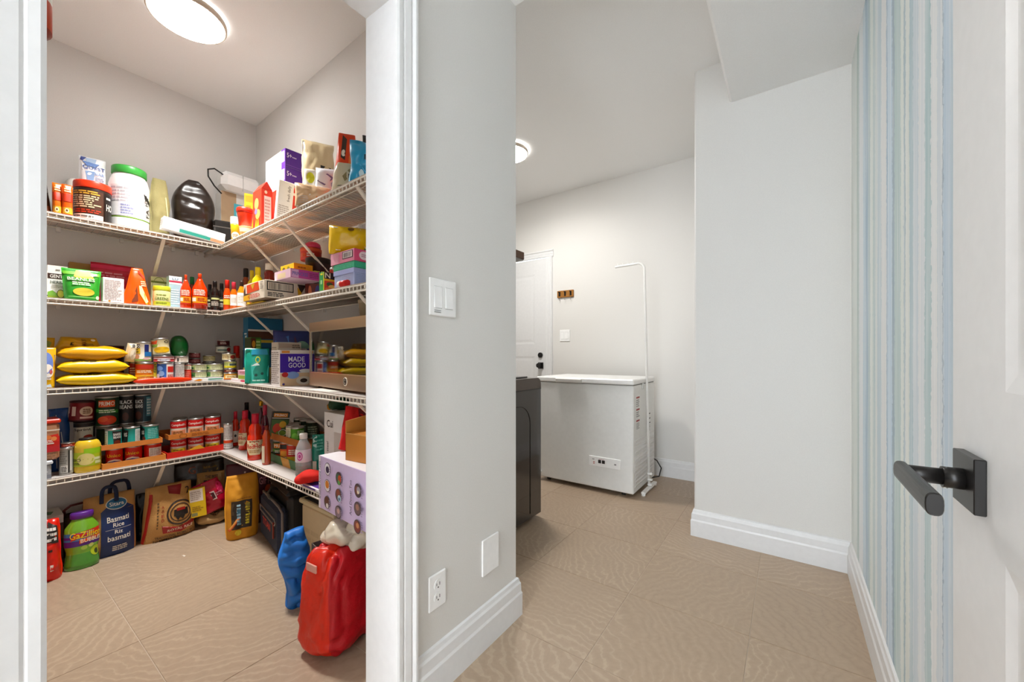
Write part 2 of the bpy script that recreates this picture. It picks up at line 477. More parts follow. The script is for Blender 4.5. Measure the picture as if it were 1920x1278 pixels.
# wallpaper of watercolour stripes
def paper_mat():
    m = bpy.data.materials.new('striped_wallpaper'); m.use_nodes = True
    nt = m.node_tree; N = nt.nodes; L = nt.links; b = N['Principled BSDF']
    tc = N.new('ShaderNodeTexCoord'); sp = N.new('ShaderNodeSeparateXYZ'); L.new(tc.outputs['Object'], sp.inputs[0])
    mp = N.new('ShaderNodeMapping'); mp.inputs['Scale'].default_value = (1, 26, 5.0); L.new(tc.outputs['Object'], mp.inputs['Vector'])
    nz = N.new('ShaderNodeTexNoise'); nz.inputs['Scale'].default_value = 2.0; nz.inputs['Detail'].default_value = 6; nz.inputs['Roughness'].default_value = .7
    L.new(mp.outputs[0], nz.inputs['Vector'])
    sub = N.new('ShaderNodeMath'); sub.operation = 'MULTIPLY_ADD'; sub.inputs[1].default_value = .03; sub.inputs[2].default_value = -.015
    L.new(nz.outputs['Fac'], sub.inputs[0])
    ad = N.new('ShaderNodeMath'); ad.operation = 'ADD'; L.new(sp.outputs['Y'], ad.inputs[0]); L.new(sub.outputs[0], ad.inputs[1])
    mpf = N.new('ShaderNodeMapping'); mpf.inputs['Scale'].default_value = (1, 60, 70); L.new(tc.outputs['Object'], mpf.inputs['Vector'])
    nf = N.new('ShaderNodeTexNoise'); nf.inputs['Scale'].default_value = 1.0; nf.inputs['Detail'].default_value = 4; L.new(mpf.outputs[0], nf.inputs['Vector'])
    fm = N.new('ShaderNodeMath'); fm.operation = 'MULTIPLY_ADD'; fm.inputs[1].default_value = .022; fm.inputs[2].default_value = -.011; L.new(nf.outputs['Fac'], fm.inputs[0])
    ad2 = N.new('ShaderNodeMath'); ad2.operation = 'ADD'; L.new(ad.outputs[0], ad2.inputs[0]); L.new(fm.outputs[0], ad2.inputs[1]); ad = ad2
    mr = N.new('ShaderNodeMapRange'); mr.inputs['From Min'].default_value = 0.98; mr.inputs['From Max'].default_value = 2.49
    L.new(ad.outputs[0], mr.inputs['Value'])
    stripes = [(1603, '#d3dad3'), (1607, '#9bb3ac'), (1611, '#dde2e6'), (1618.5, '#b4cddc'), (1623, '#7ea6bd'), (1628, '#a3bcc0'), (1632, '#dbe4df'), (1637, '#a9c4c6'),
               (1641, '#d6dfdf'), (1645, '#b4cbd5'), (1653, '#e2e4e6'), (1662.5, '#84aac6'), (1665, '#bcd5e8'), (1673, '#6f97ad'), (1677.5, '#a8c5c4'),
               (1689, '#dfe7e0'), (1695, '#87aab6'), (1698.5, '#dde3dd'), (1706, '#a2c0ca'), (1713, '#c7d5df'), (1722, '#e2e5e8'), (1726, '#dbe2e8'),
               (1735, '#97bbc0'), (1747, '#e6e8ea'), (1758, '#d2dce4'), (1768, '#6b90ad'), (1770, '#b5cde2'), (1783, '#a9c4d8'), (1791, '#dfe1e2')]
    def ink(c): return tuple(.93 - (.93 - v) * .90 for v in lin(c)) + (1,)
    def yy(px): return on_x(px, 600, XW).y
    # each stripe reaches from its own left edge (far) to the next (near); along +y the colour changes at the far edge
    keys = [(yy(px), c) for px, c in stripes]                       # far to near
    r = N.new('ShaderNodeValToRGB'); r.color_ramp.interpolation = 'CONSTANT'; e = r.color_ramp.elements
    pos = []
    near_first = list(reversed(keys))
    for i, (y, c) in enumerate(near_first):
        start = near_first[i - 1][0] if i else .98
        pos.append((max(0, (start - .98) / 1.51), c))
    e[0].position = pos[0][0]; e[0].color = ink(pos[0][1])
    e[1].position = pos[1][0]; e[1].color = ink(pos[1][1])
    for p, c in pos[2:]:
        q = e.new(p); q.color = ink(c)
    L.new(mr.outputs[0], r.inputs[0])
    # washes that fade up and down each stripe
    mp2 = N.new('ShaderNodeMapping'); mp2.inputs['Scale'].default_value = (1, 40, 1.3); L.new(tc.outputs['Object'], mp2.inputs['Vector'])
    n2 = N.new('ShaderNodeTexNoise'); n2.inputs['Scale'].default_value = 1.6; n2.inputs['Detail'].default_value = 4; L.new(mp2.outputs[0], n2.inputs['Vector'])
    mx = N.new('ShaderNodeMix'); mx.data_type = 'RGBA'; mx.inputs[7].default_value = lin('#eff2f4') + (1,)
    mr2 = N.new('ShaderNodeMapRange'); mr2.inputs['From Min'].default_value = .4; mr2.inputs['From Max'].default_value = .75; mr2.inputs['To Max'].default_value = .6
    L.new(n2.outputs['Fac'], mr2.inputs['Value']); L.new(mr2.outputs[0], mx.inputs[0]); L.new(r.outputs[0], mx.inputs[6])
    mp3 = N.new('ShaderNodeMapping'); mp3.inputs['Scale'].default_value = (1, 130, .7); L.new(tc.outputs['Object'], mp3.inputs['Vector'])
    n3 = N.new('ShaderNodeTexNoise'); n3.inputs['Scale'].default_value = 1.0; n3.inputs['Detail'].default_value = 3; L.new(mp3.outputs[0], n3.inputs['Vector'])
    r3 = N.new('ShaderNodeValToRGB'); r3.color_ramp.elements[0].position = .38; r3.color_ramp.elements[0].color = lin('#cfe0e8') + (1,); r3.color_ramp.elements[1].position = .62; r3.color_ramp.elements[1].color = lin('#f6f8f9') + (1,)
    L.new(n3.outputs['Fac'], r3.inputs[0])
    m3 = N.new('ShaderNodeMix'); m3.data_type = 'RGBA'; m3.inputs[0].default_value = .18; L.new(mx.outputs[2], m3.inputs[6]); L.new(r3.outputs[0], m3.inputs[7])
    L.new(m3.outputs[2], b.inputs['Base Color']); b.inputs['Roughness'].default_value = .6
    bp = N.new('ShaderNodeBump'); bp.inputs['Strength'].default_value = .15; bp.inputs['Distance'].default_value = .002
    L.new(nz.outputs['Fac'], bp.inputs['Height']); L.new(bp.outputs[0], b.inputs['Normal'])
    return m
g = G(); g.box(XW, XW + .12, -2.8, YJ, 0, CEIL, paper_mat(), fm={}); struct('wall_hall_right', g)

# baseboards
BB = [(0, 0), (.017, 0), (.017, .088), (.0135, .097), (.0125, .128), (.0085, .136), (.006, .148), (0, .153)]
def base(name, path):
    g = G(); g.sweep(path, BB, WHITE_TRIM); struct(name, g)
base('baseboard_hall_left', [(-1.046, YP), (XH, YP), (XH, .778)])
base('baseboard_hall_end', [(XW, YJ), (-.45, YJ), (-.45, YB - .001)])
base('baseboard_hall_right', [(XW, -.9), (XW, YJ)])
base('baseboard_laundry_back', [(-.45, YB), (-1.955, YB)])

# pantry doorway: lining and moulded casing
g = G()
g.box(-1.046, XH + .001, .716, .731, 0, 2.07, WHITE_TRIM); g.box(-1.046, XH + .001, .060, .075, 0, 2.07, WHITE_TRIM); g.box(-1.046, XH + .001, .06, .731, 2.07, 2.085, WHITE_TRIM)
struct('trim_pantry_lining', g)
CP = [(0, 0), (0, .010), (.006, .013), (.018, .013), (.022, .010), (.026, .013), (.046, .015), (.050, .012), (.054, .016), (.060, .020), (.067, .020), (.069, .017), (.069, 0)]
g = G()
g.extrude([(s, t) for s, t in CP], (XH, .708, 0), (XH, .708, 2.15), (0, 1, 0), (1, 0, 0), WHITE_TRIM); struct('trim_pantry_right', g)
g = G(); g.extrude(CP, (XH, .077, 0), (XH, .077, 2.15), (0, -1, 0), (1, 0, 0), WHITE_TRIM); struct('trim_pantry_left', g)
g = G(); g.extrude(CP, (XH, .0, 2.072), (XH, .777, 2.072), (0, 0, 1), (1, 0, 0), WHITE_TRIM); struct('trim_pantry_head', g)

# panelled door builder: local x across, z up, face toward -y
def door_leaf(name, width, height, parent_loc, rz, panels, m, thick=.035):
    g = G()
    def ring(x0, x1, z0, z1, prof, y):
        rects = [(x0 + i, x1 - i, z0 + i, z1 - i, dy) for i, dy in prof]
        for a, b in zip(rects, rects[1:]):
            A = [(a[0], y + a[4], a[2]), (a[1], y + a[4], a[2]), (a[1], y + a[4], a[3]), (a[0], y + a[4], a[3])]
            B = [(b[0], y + b[4], b[2]), (b[1], y + b[4], b[2]), (b[1], y + b[4], b[3]), (b[0], y + b[4], b[3])]
            g.add(A + B, [(i, (i + 1) % 4, 4 + (i + 1) % 4, 4 + i) for i in range(4)], m)
        b = rects[-1]
        g.add([(b[0], y + b[4], b[2]), (b[1], y + b[4], b[2]), (b[1], y + b[4], b[3]), (b[0], y + b[4], b[3])], [(0, 1, 2, 3)], m)
    xs = sorted({0, width} | {p[0] for p in panels} | {p[1] for p in panels}); zs = sorted({0, height} | {p[2] for p in panels} | {p[3] for p in panels})
    for i in range(len(xs) - 1):
        for j in range(len(zs) - 1):
            cx, cz = (xs[i] + xs[i + 1]) / 2, (zs[j] + zs[j + 1]) / 2
            if any(p[0] < cx < p[1] and p[2] < cz < p[3] for p in panels): continue
            g.add([(xs[i], 0, zs[j]), (xs[i + 1], 0, zs[j]), (xs[i + 1], 0, zs[j + 1]), (xs[i], 0, zs[j + 1])], [(0, 1, 2, 3)], m)
    for p in panels: ring(p[0], p[1], p[2], p[3], [(0, 0), (.008, .0012), (.020, .0028), (.026, .0028), (.05, .0008), (.054, .0008)], 0)
    g.add([(0, 0, 0), (0, thick, 0), (0, thick, height), (0, 0, height)], [(0, 1, 2, 3)], m)
    g.add([(width, 0, 0), (width, thick, 0), (width, thick, height), (width, 0, height)], [(3, 2, 1, 0)], m)
    g.add([(0, 0, height), (width, 0, height), (width, thick, height), (0, thick, height)], [(0, 1, 2, 3)], m)
    g.add([(0, 0, 0), (width, 0, 0), (width, thick, 0), (0, thick, 0)], [(3, 2, 1, 0)], m)
    g.add([(0, thick, 0), (width, thick, 0), (width, thick, height), (0, thick, height)], [(3, 2, 1, 0)], m)
    o = g.build(name, None, fix=False); o.location = parent_loc; o.rotation_euler = (0, 0, rz); o['kind'] = 'structure'
    return o
DOORW = mat('#dedede', .38)
BLACK = mat('#1d1b1a', .32, .3)
# near door, folded back against the wallpaper: free edge far, hinge behind the camera; visible face looks toward -x
DX = .195; DY = .832
d1 = door_leaf('door_1', .81, 2.03, (DX, DY, .012), -PI / 2, [(.168, .642, 1.0, 1.91), (.168, .642, .23, .81)], DOORW)
def dl(x, y, z): return (DY - y, x - DX, z - .012)               # world -> leaf coordinates (x across, y into the leaf)
g = G()
a = dl(.184, .787, .858); b_ = dl(.195, .712, .926)
g.box(a[0], b_[0], a[1], b_[1] , a[2], b_[2], BLACK, .001)
rose = g.build('handle_rose', d1)
g = G()
zc = .893
def tube_pts(pts): return [Vector(dl(*p)) for p in pts]
g.tube(tube_pts([(.186, .748, zc), (.165, .748, zc)]), .0135, BLACK, 20)
g.tube(tube_pts([(.166, .748, zc), (.126, .748, zc)]), .0105, BLACK, 20)
g.build('handle_spindle', d1)
g = G()
ov = []
for s in range(20):
    t = 2 * PI * s / 20
    ov.append((math.copysign(abs(math.cos(t)) ** .7, math.cos(t)) * .0075, math.copysign(abs(math.sin(t)) ** .7, math.sin(t)) * .0125))
n = len(ov); vs_ = []
for y, k in ((.7605, .75), (.7585, 1), (.604, 1), (.602, .9)):
    vs_ += [dl(.128 + p * k, y, zc + q * k) for p, q in ov]
fs_ = [tuple(range(n)), tuple(range(3 * n, 4 * n))] + [(i * n + j, i * n + (j + 1) % n, (i + 1) * n + (j + 1) % n, (i + 1) * n + j) for i in range(3) for j in range(n)]
g.add(vs_, fs_, BLACK, False); g.build('handle_lever', d1)
g = G(); g.tube(tube_pts([(.168, .7485, zc - .0128), (.168, .7485, zc - .0145)]), .003, STEEL, 10); g.build('handle_screw', d1)

# laundry door with casing, deadbolt and handle
d2 = door_leaf('door_2', .72, 2.055, (-2.786, YB - .004, .008), 0, [(.135, .585, 1.16, 1.90), (.135, .585, .25, 1.03)], DOORW)
g = G(); g.lathe([(.028, 0, BLACK), (.028, .012, BLACK), (.024, .016, BLACK)], 24); g.lathe([(.012, .016, BLACK), (.012, .020, BLACK)], 16)
o = g.build('deadbolt', d2); o.rotation_euler = (PI / 2, 0, 0); o.location = (.655, 0, 1.043)
g = G(); g.box(.628, .690, -.010, 0, .900, .966, BLACK, .002); g.tube([(.659, -.01, .935), (.659, -.035, .935)], .010, BLACK, 12); g.tube([(.659, -.035, .935), (.659, -.06, .935)], .024, BLACK, 16)
g.build('door_knob', d2)
g = G()
def cas2(p0, p1, a): g.extrude(CP, p0, p1, a, (0, -1, 0), WHITE_TRIM)
cas2((-2.056, YB, 0), (-2.056, YB, 2.072), (1, 0, 0)); cas2((-2.796, YB, 0), (-2.796, YB, 2.072), (-1, 0, 0)); cas2((-2.876, YB, 2.070), (-1.976, YB, 2.070), (0, 0, 1))
g.box(-2.064, -2.054, YB - .012, YB, 0, 2.07, WHITE_TRIM); g.box(-2.79, -2.054, YB - .006, YB, 2.068, 2.076, WHITE_TRIM)
struct('trim_laundry_door', g)

# ------------------------------------------------------------------ ceiling lamps
LAMPC = (1.0, .98, .945)
def flush_lamp(label, x, y, r, power, zc=CEIL):
    t = thing('ceiling_lamp', label, 'lamp', (x, y, zc), 0)
    g = G(); RING = mat('#cdbfae', .35)
    g.lathe([(r * .96, -.001, RING), (r, -.012, RING), (r, -.030, RING), (r * .975, -.036, RING), (r * .945, -.036, RING), (r * .94, -.028, RING)], 48)
    g.build('rim', t)
    GLOW = mat(LAMPC, .5, power[0], 'glow')
    g = G(); g.lathe([(r * .94, -.0285, GLOW), (r * .93, -.037, GLOW), (r * .75, -.046, GLOW), (r * .4, -.052, GLOW), (.004, -.054, GLOW)], 48)
    g.build('diffuser', t)
    # the thin gap above the rim washes the ceiling
    g = G(); EDGE = mat(LAMPC, .5, power[0] * .3, 'glow'); g.lathe([(r * .99, -.0115, EDGE), (r * .99, -.0035, EDGE)], 48); 
    g.build('glow_edge', t)
    ld = bpy.data.lights.new('lamp_light', 'AREA'); ld.shape = 'DISK'; ld.size = r * 1.7; ld.energy = power[1]; ld.color = LAMPC; ld.spread = math.radians(power[2])
    lo = bpy.data.objects.new('lamp_light', ld); COL.objects.link(lo); lo.parent = t; lo.location = (0, 0, -.058)
flush_lamp('round flush ceiling lamp with beige rim in the pantry', -2.37, .645, .155, PANTRY_LAMP)
flush_lamp('round flush ceiling lamp half hidden by the hall wall corner, in the laundry', -1.845, 2.575, .155, LAUNDRY_LAMP)

flush_lamp('added round flush ceiling lamp on the low hall ceiling, unseen behind the viewer', -.20, -1.35, .15, ADDED_HALL_LAMP, LOW)  # added lamp, out of view, to brighten the hall and the lower pantry

# ------------------------------------------------------------------ wall plates
PLATE = mat('#f3f3f2', .3)
def plate(name, label, cat, loc, rz, w, h):
    g = G(); g.box(-w / 2, w / 2, -.0065, 0, -h / 2, h / 2, PLATE, .003)
    o = g.build(name); o.location = loc; o.rotation_euler = (0, 0, rz); return tag(o, label, cat)
def rocker(par, x, w, h):
    g = G(); g.box(x - w / 2 - .0015, x + w / 2 + .0015, -.0068, -.006, -h / 2 - .0015, h / 2 + .0015, mat('#c4c4c2', .5)); g.build('rocker_recess', par)
    g = G(); y0, y1 = -.0105, -.0075
    g.add([(x - w / 2, y1, h / 2), (x + w / 2, y1, h / 2), (x + w / 2, y0, -h / 2), (x - w / 2, y0, -h / 2), (x - w / 2, -.006, h / 2), (x + w / 2, -.006, h / 2), (x + w / 2, -.006, -h / 2), (x - w / 2, -.006, -h / 2)],
          [(0, 1, 2, 3), (4, 7, 6, 5), (0, 4, 5, 1), (1, 5, 6, 2), (2, 6, 7, 3), (3, 7, 4, 0)], PLATE)
    g.build('rocker', par)
p = plate('light_switch', 'white double rocker light switch beside the pantry casing', 'switch', (XH, .891, 1.233), PI / 2, .118, .117)
rocker(p, -.024, .032, .066); rocker(p, .024, .032, .066)
for dz in (-.0425, -.048):
    g = G(); g.box(-.04, -.012, -.0078, -.006, dz, dz + .0022, mat('#8c8c8a', .4)); g.build('dimmer_slot', p)
p = plate('power_outlet', 'white duplex power outlet near the floor next to the pantry casing', 'outlet', (XH, .8665, .318), PI / 2, .073, .110)
for dz in (.0195, -.0195):
    g = G(); n = 20; pts = []
    g.lathe([(.0165, 0, PLATE), (.0165, .002, PLATE)], 24); o = g.build('socket', p); o.rotation_euler = (PI / 2, 0, 0); o.location = (0, -.006, dz)
    g = G(); dk = mat('#3b3b3b', .6)
    g.box(-.0075, -.0055, .0021, .0026, -.002, .006, dk); g.box(.005, .007, .0021, .0026, -.003, .007, dk); g.box(-.002, .002, .0021, .0026, -.010, -.006, dk)
    s = g.build('slots', o, fix=True)
    me = s.data
    for v in me.vertices: v.co = (v.co.x, v.co.z, v.co.y)
plate('blank_plate', 'blank white wall plate low on the hall wall right of the outlet', 'wall plate', (XH, 1.134, .321), PI / 2, .097, .132)
p = plate('light_switch', 'white double light switch on the laundry back wall under the wooden hooks', 'switch', (-1.846, YB, 1.248), 0, .115, .117)
rocker(p, -.024, .032, .066); rocker(p, .024, .032, .066)

# wooden hook rail
WOOD = mat('#9a6a2c', .5, 0, 'wood', .2, 30)
g = G(); g.box(-.091, .091, -.016, 0, -.035, .035, WOOD, .003); hk = g.build('hook_rail'); hk.location = (-1.8375, YB, 1.668)
tag(hk, 'small wooden hook rail on the laundry wall right of the door', 'hook rail')
for x in (-.062, 0, .062):
    g = G(); g.box(x - .010, x + .010, -.019, -.015, -.022, .024, BLACK, .002)
    g.tube([(x, -.018, .012), (x, -.034, .016), (x, -.040, .024)], .004, BLACK, 8); g.build('coat_hook', hk)
    g = G(); g.tube([(x, -.012, -.034), (x, -.014, -.055), (x, -.022, -.062), (x, -.028, -.054)], .0025, mat('#bdbdbd', .3, .8), 8); g.build('wire_hook', hk)
g = G(); q = on_y(1305, 709, YB); g.lathe([(.008, 0, BLACK), (.008, .018, BLACK), (.006, .02, BLACK)], 12); o = g.build('door_stop'); o.rotation_euler = (PI / 2, 0, 0); o.location = (q.x, YB, q.z)
tag(o, 'tiny black stop on the laundry back wall at the hall corner', 'door stop')

# wooden shelf end seen past the corner
DW = mat('#5a3a22', .5, 0, 'wood', .2, 25)
t = thing('wall_shelf', 'dark wooden shelf above the washer, its end showing past the hall corner', 'shelf', (-1.318, YP, 1.628))
g = G(); g.box(-.36, 0, .0, .69, .006, .050, DW, .002); g.build('shelf_board', t)
g = G(); g.box(-.355, -.005, .0, .685, 0, .0065, mat('#8f8982', .5)); g.build('underside_panel', t)
for x in (-.30, -.06):
    g = G(); g.box(x - .012, x + .012, 0, .004, -.20, 0, BLACK); g.box(x - .012, x + .012, 0, .35, -.005, 0, BLACK); g.build('bracket', t)

# ------------------------------------------------------------------ washer
wx, wy0, wy1 = -1.318, 1.50, 2.198
DKG = mat('#3f3a37', .12, .35, 'coat'); DKT = mat('#5d534c', .3, .5); LIDG = mat('#141313', .08, 0, 'coat')
t = thing('washing_machine', 'glossy dark grey top loading washer behind the hall corner', 'washer', (wx, 0, 0))
g = G()
pr = [(-.70, .03), (-.001, .03), (-.001, .835), (-.70, .835)]
g.extrude([(s, tt) for s, tt in pr], (0, wy0, 0), (0, wy1, 0), (1, 0, 0), (0, 0, 1), DKG); g.build('cabinet', t)
g = G(); ny = 9; m = DKT                                        # curved top frame with rounded far corner
prof = []
R_ = .045
prof = [(wy0, .836), (wy1, .836), (wy1, .905 - R_)] + [(wy1 - R_ + R_ * math.cos(a), .905 - R_ + R_ * math.sin(a)) for a in [PI / 2 * i / 6 for i in range(1, 7)]] + [(wy0, .905)]
g.extrude(prof, (-.62, 0, 0), (0, 0, 0), (0, 1, 0), (0, 0, 1), m); g.build('top_frame', t)
g = G(); g.box(-.60, -.05, wy0 + .06, wy1 - .08, .906, .916, LIDG, .004); g.build('glass_lid', t)
g = G(); g.box(-.70, -.60, wy0, wy1, .836, 1.02, DKT, .01); g.build('control_panel', t)
GRV = mat('#2a2725', .2, .2)
g = G(); g.box(-.0005, .0012, wy0, wy1, .832, .838, GRV); g.build('seam', t)
g = G()
pts = [(.0006, wy1 - .13, .06 + .0), (.0006, wy1 - .13, .62)] + [(.0006, wy1 - .13 - .12 + .12 * math.cos(a), .62 + .12 * math.sin(a)) for a in [PI / 2 * i / 8 for i in range(1, 9)]] + [(.0006, wy0 + .05, .74)]
g.tube(pts, .0022, GRV, 6); g.build('front_panel_line', t)
for y in (wy0 + .05, wy1 - .05):
    for x in (-.06, -.62):
        g = G(); g.lathe([(.018, 0, GRV), (.018, .012, GRV), (.010, .014, GRV), (.010, .031, GRV)], 12, (x, y, 0)); g.build('foot', t)

# ------------------------------------------------------------------ chest freezer
fx0, fx1, fy0, fy1 = -1.735, -.92, 2.838, 3.385
FW = mat('#e3e3e0', .32); FD = mat('#9b9a97', .5)
t = thing('chest_freezer', 'white chest freezer under the hook rail by the laundry wall', 'freezer', (0, 0, 0))
g = G(); g.box(fx0, fx1, fy0, fy1, .035, .826, FW, .006); g.build('cabinet', t)
g = G(); g.box(fx0 + .006, fx1 - .006, fy0 + .006, fy1 - .006, .824, .833, mat('#6d6c6a', .7)); g.build('seal', t)
g = G(); g.box(fx0 - .006, fx1 + .003, fy0 - .010, fy1, .832, .872, mat('#eeeeec', .3), .008); g.build('lid', t)
g = G(); hx0, hx1 = on_y(1044, 703, fy0).x, on_y(1093, 703, fy0).x
g.box(hx0, hx1, fy0 - .032, fy0 - .009, .832, .865, FW, .006); g.box(hx0 + .006, hx1 - .004, fy0 - .0335, fy0 - .030, .838, .860, mat('#c8c6c2', .4), .002); g.build('lid_handle', t)
a = on_y(1106, 853, fy0); b_ = on_y(1164, 879, fy0)
g = G(); px0, px1, pz0, pz1 = a.x, b_.x, .29, .345
px0, px1 = on_y(1105, 865, fy0).x, on_y(1164, 870, fy0).x
pz1 = on_y(1106, 853, fy0).z; pz0 = on_y(1106, 871, fy0).z
g.box(px0, px1, fy0 - .006, fy0 + .001, pz0, pz1, mat('#efefed', .3), .002); cp = g.build('control_panel', t)
def cps(u, v, off): return (px0 + (px1 - px0) * (u + 1) / 2, fy0 - .006 - off, pz0 + (pz1 - pz0) * v)
label_part(cp, cps, [('r', -.40, -.21, .36, .70, '#241f1f'), ('r', -.16, .03, .36, .70, '#241f1f'), ('n', -.78, -.62, .62, .78, 1, '#8d8a88'), ('n', -.72, -.6, .2, .5, 2, '#b4534a'), ('r', .62, .74, .40, .52, '#6b6866'), ('r', -.35, .0, .74, .80, '#c9a9a6')], True, 'panel_label')
g = G()                                                            # slanted louvre fins, near lower side
def side(y, z, off=0): return (fx1 + off, y, z)
fin = 13
for k in range(fin):
    z0 = .075 + k * .0275
    y0, y1 = fy0 + .035, fy1 - .03
    zz = min(.42, z0 + .012)
    top0 = .375
    vs_ = [side(y0, z0), side(y1, z0), side(y1, z0 + .016, .006), side(y0, z0 + .016, .006), side(y0, z0 + .018), side(y1, z0 + .018)]
    g2 = G(); g2.add(vs_, [(0, 1, 2, 3), (3, 2, 5, 4), (0, 3, 4), (1, 5, 2)], FW)
    g2.build('louvre', t)
def fside(u, v, off): return (fx1 + off, fy0 + .03 + .40 * u, .44 + .32 * v)
label_part(t, fside, [('r', .05, .30, 0.17, .98, '#ebebe8'), ('r', .08, .28, .90, .94, '#a23b3b'), ('n', .08, .27, .70, .88, 4, '#8f8d8b'), ('r', .08, .28, .62, .66, '#a23b3b'), ('n', .08, .27, .46, .60, 3, '#8f8d8b'), ('r', .08, .28, .36, .40, '#a23b3b'), ('n', .08, .27, .18, .34, 5, '#9b9997')], True, 'warning_label')
label_part(t, fside, [('r', .70, 1.0, .0, .48, '#e6e6e3'), ('r', .72, .98, .42, .45, '#4a4a49'), ('r', .72, .98, .30, .33, '#4a4a49'), ('r', .72, .98, .19, .22, '#4a4a49'), ('n', .72, .98, 0, .16, 4, '#8f8d8b')], True, 'warning_label')
g = G(); g.box(fx1 - .001, fx1 + .008, fy0 + .20, fy0 + .225, .79, .835, STEEL, .002); g.build('hinge', t)
for y in (fy0 + .06, fy1 - .06):
    for x in (fx0 + .08, fx1 - .09):
        g = G(); g.tube([(x - .012, y, .019), (x + .012, y, .019)], .019, mat('#2b2a2a', .5), 16); g.build('caster', t)
g = G(); g.lathe([(.014, 0, PLATE), (.014, .02, PLATE), (.008, .024, PLATE)], 14); o = g.build('drain_plug', t); o.rotation_euler = (PI / 2, 0, 0); o.location = (fx0 + .028, fy0, .075)
g = G(); g.tube([(fx1 - .06, fy1 + .01, .20), (fx1 + .01, fy1 + .035, .16), (fx1 + .045, fy1 + .04, .10), (fx1 + .03, fy1 + .03, .03), (fx1 - .04, fy1 + .0, .012), (fx1 - .2, fy1 + .02, .012)], .005, BLACK, 8)
g.build('power_cord', t)

# ------------------------------------------------------------------ drying pole
t = thing('drying_rack_pole', 'thin white upright pole with a bent top arm beside the freezer', 'pole', (0, 0, 0))
POLE = mat('#f0efec', .3)
bx, by = -.884, 3.11
tx = -.922; tz = 1.775
g = G()
pts = [(bx, by, .03), (tx, by, tz - .05)]
for i in range(1, 7):
    a = PI / 2 * i / 6; pts.append((tx - .05 + .05 * math.cos(a), by, tz - .05 + .05 * math.sin(a)))
pts.append((tx - .235, by, tz - .004))
g.tube(pts, .010, POLE, 12); g.build('pole', t)
for k in range(5):
    g = G(); x = tx - .215 + k * .042; g.tube([(x, by, tz + .008), (x, by, tz + .019)], .0035, POLE, 8); g.build('peg', t)
g = G(); g.tube([(tx + .003 + .01, by, 1.56), (tx + .02, by, 1.56)], .004, POLE, 8); g.build('stop_pin', t)
for z in (.045, .085, .13):
    g = G(); g.box(bx - .012, bx + .024, by - .012, by + .012, z - .007, z + .007, POLE, .003); g.build('bracket', t)
g = G(); g.box(bx - .016, bx + .016, by - .16, by + .16, .012, .030, POLE, .004); g.build('foot_bar', t)
for y in (by - .15, by + .15):
    g = G(); g.lathe([(.014, 0, POLE), (.014, .012, POLE)], 12, (bx, y, 0)); g.build('foot_pad', t)
# ------------------------------------------------------------------ wire shelves
Z1, Z2, Z3, Z4 = 1.728, 1.324, .896, .468
DEP = .305
WIRE = mat('#efe6d8', .35)
def liner_mat():
    m = bpy.data.materials.new('shelf_liner'); m.use_nodes = True
    nt = m.node_tree; N = nt.nodes; L = nt.links
    b = N['Principled BSDF']; b.inputs['Base Color'].default_value = lin('#e9e6e2') + (1,); b.inputs['Roughness'].default_value = .5
    t = N.new('ShaderNodeBsdfTranslucent'); t.inputs[0].default_value = lin('#c9a06a') + (1,)
    nz = N.new('ShaderNodeTexNoise'); nz.inputs['Scale'].default_value = 30
    mx = N.new('ShaderNodeMixShader'); mr = N.new('ShaderNodeMapRange'); mr.inputs['To Min'].default_value = .33; mr.inputs['To Max'].default_value = .40
    L.new(nz.outputs['Fac'], mr.inputs['Value']); L.new(mr.outputs[0], mx.inputs[0])
    L.new(b.outputs[0], mx.inputs[1]); L.new(t.outputs[0], mx.inputs[2]); L.new(mx.outputs[0], N['Material Output'].inputs[0])
    return m
LINER = liner_mat()
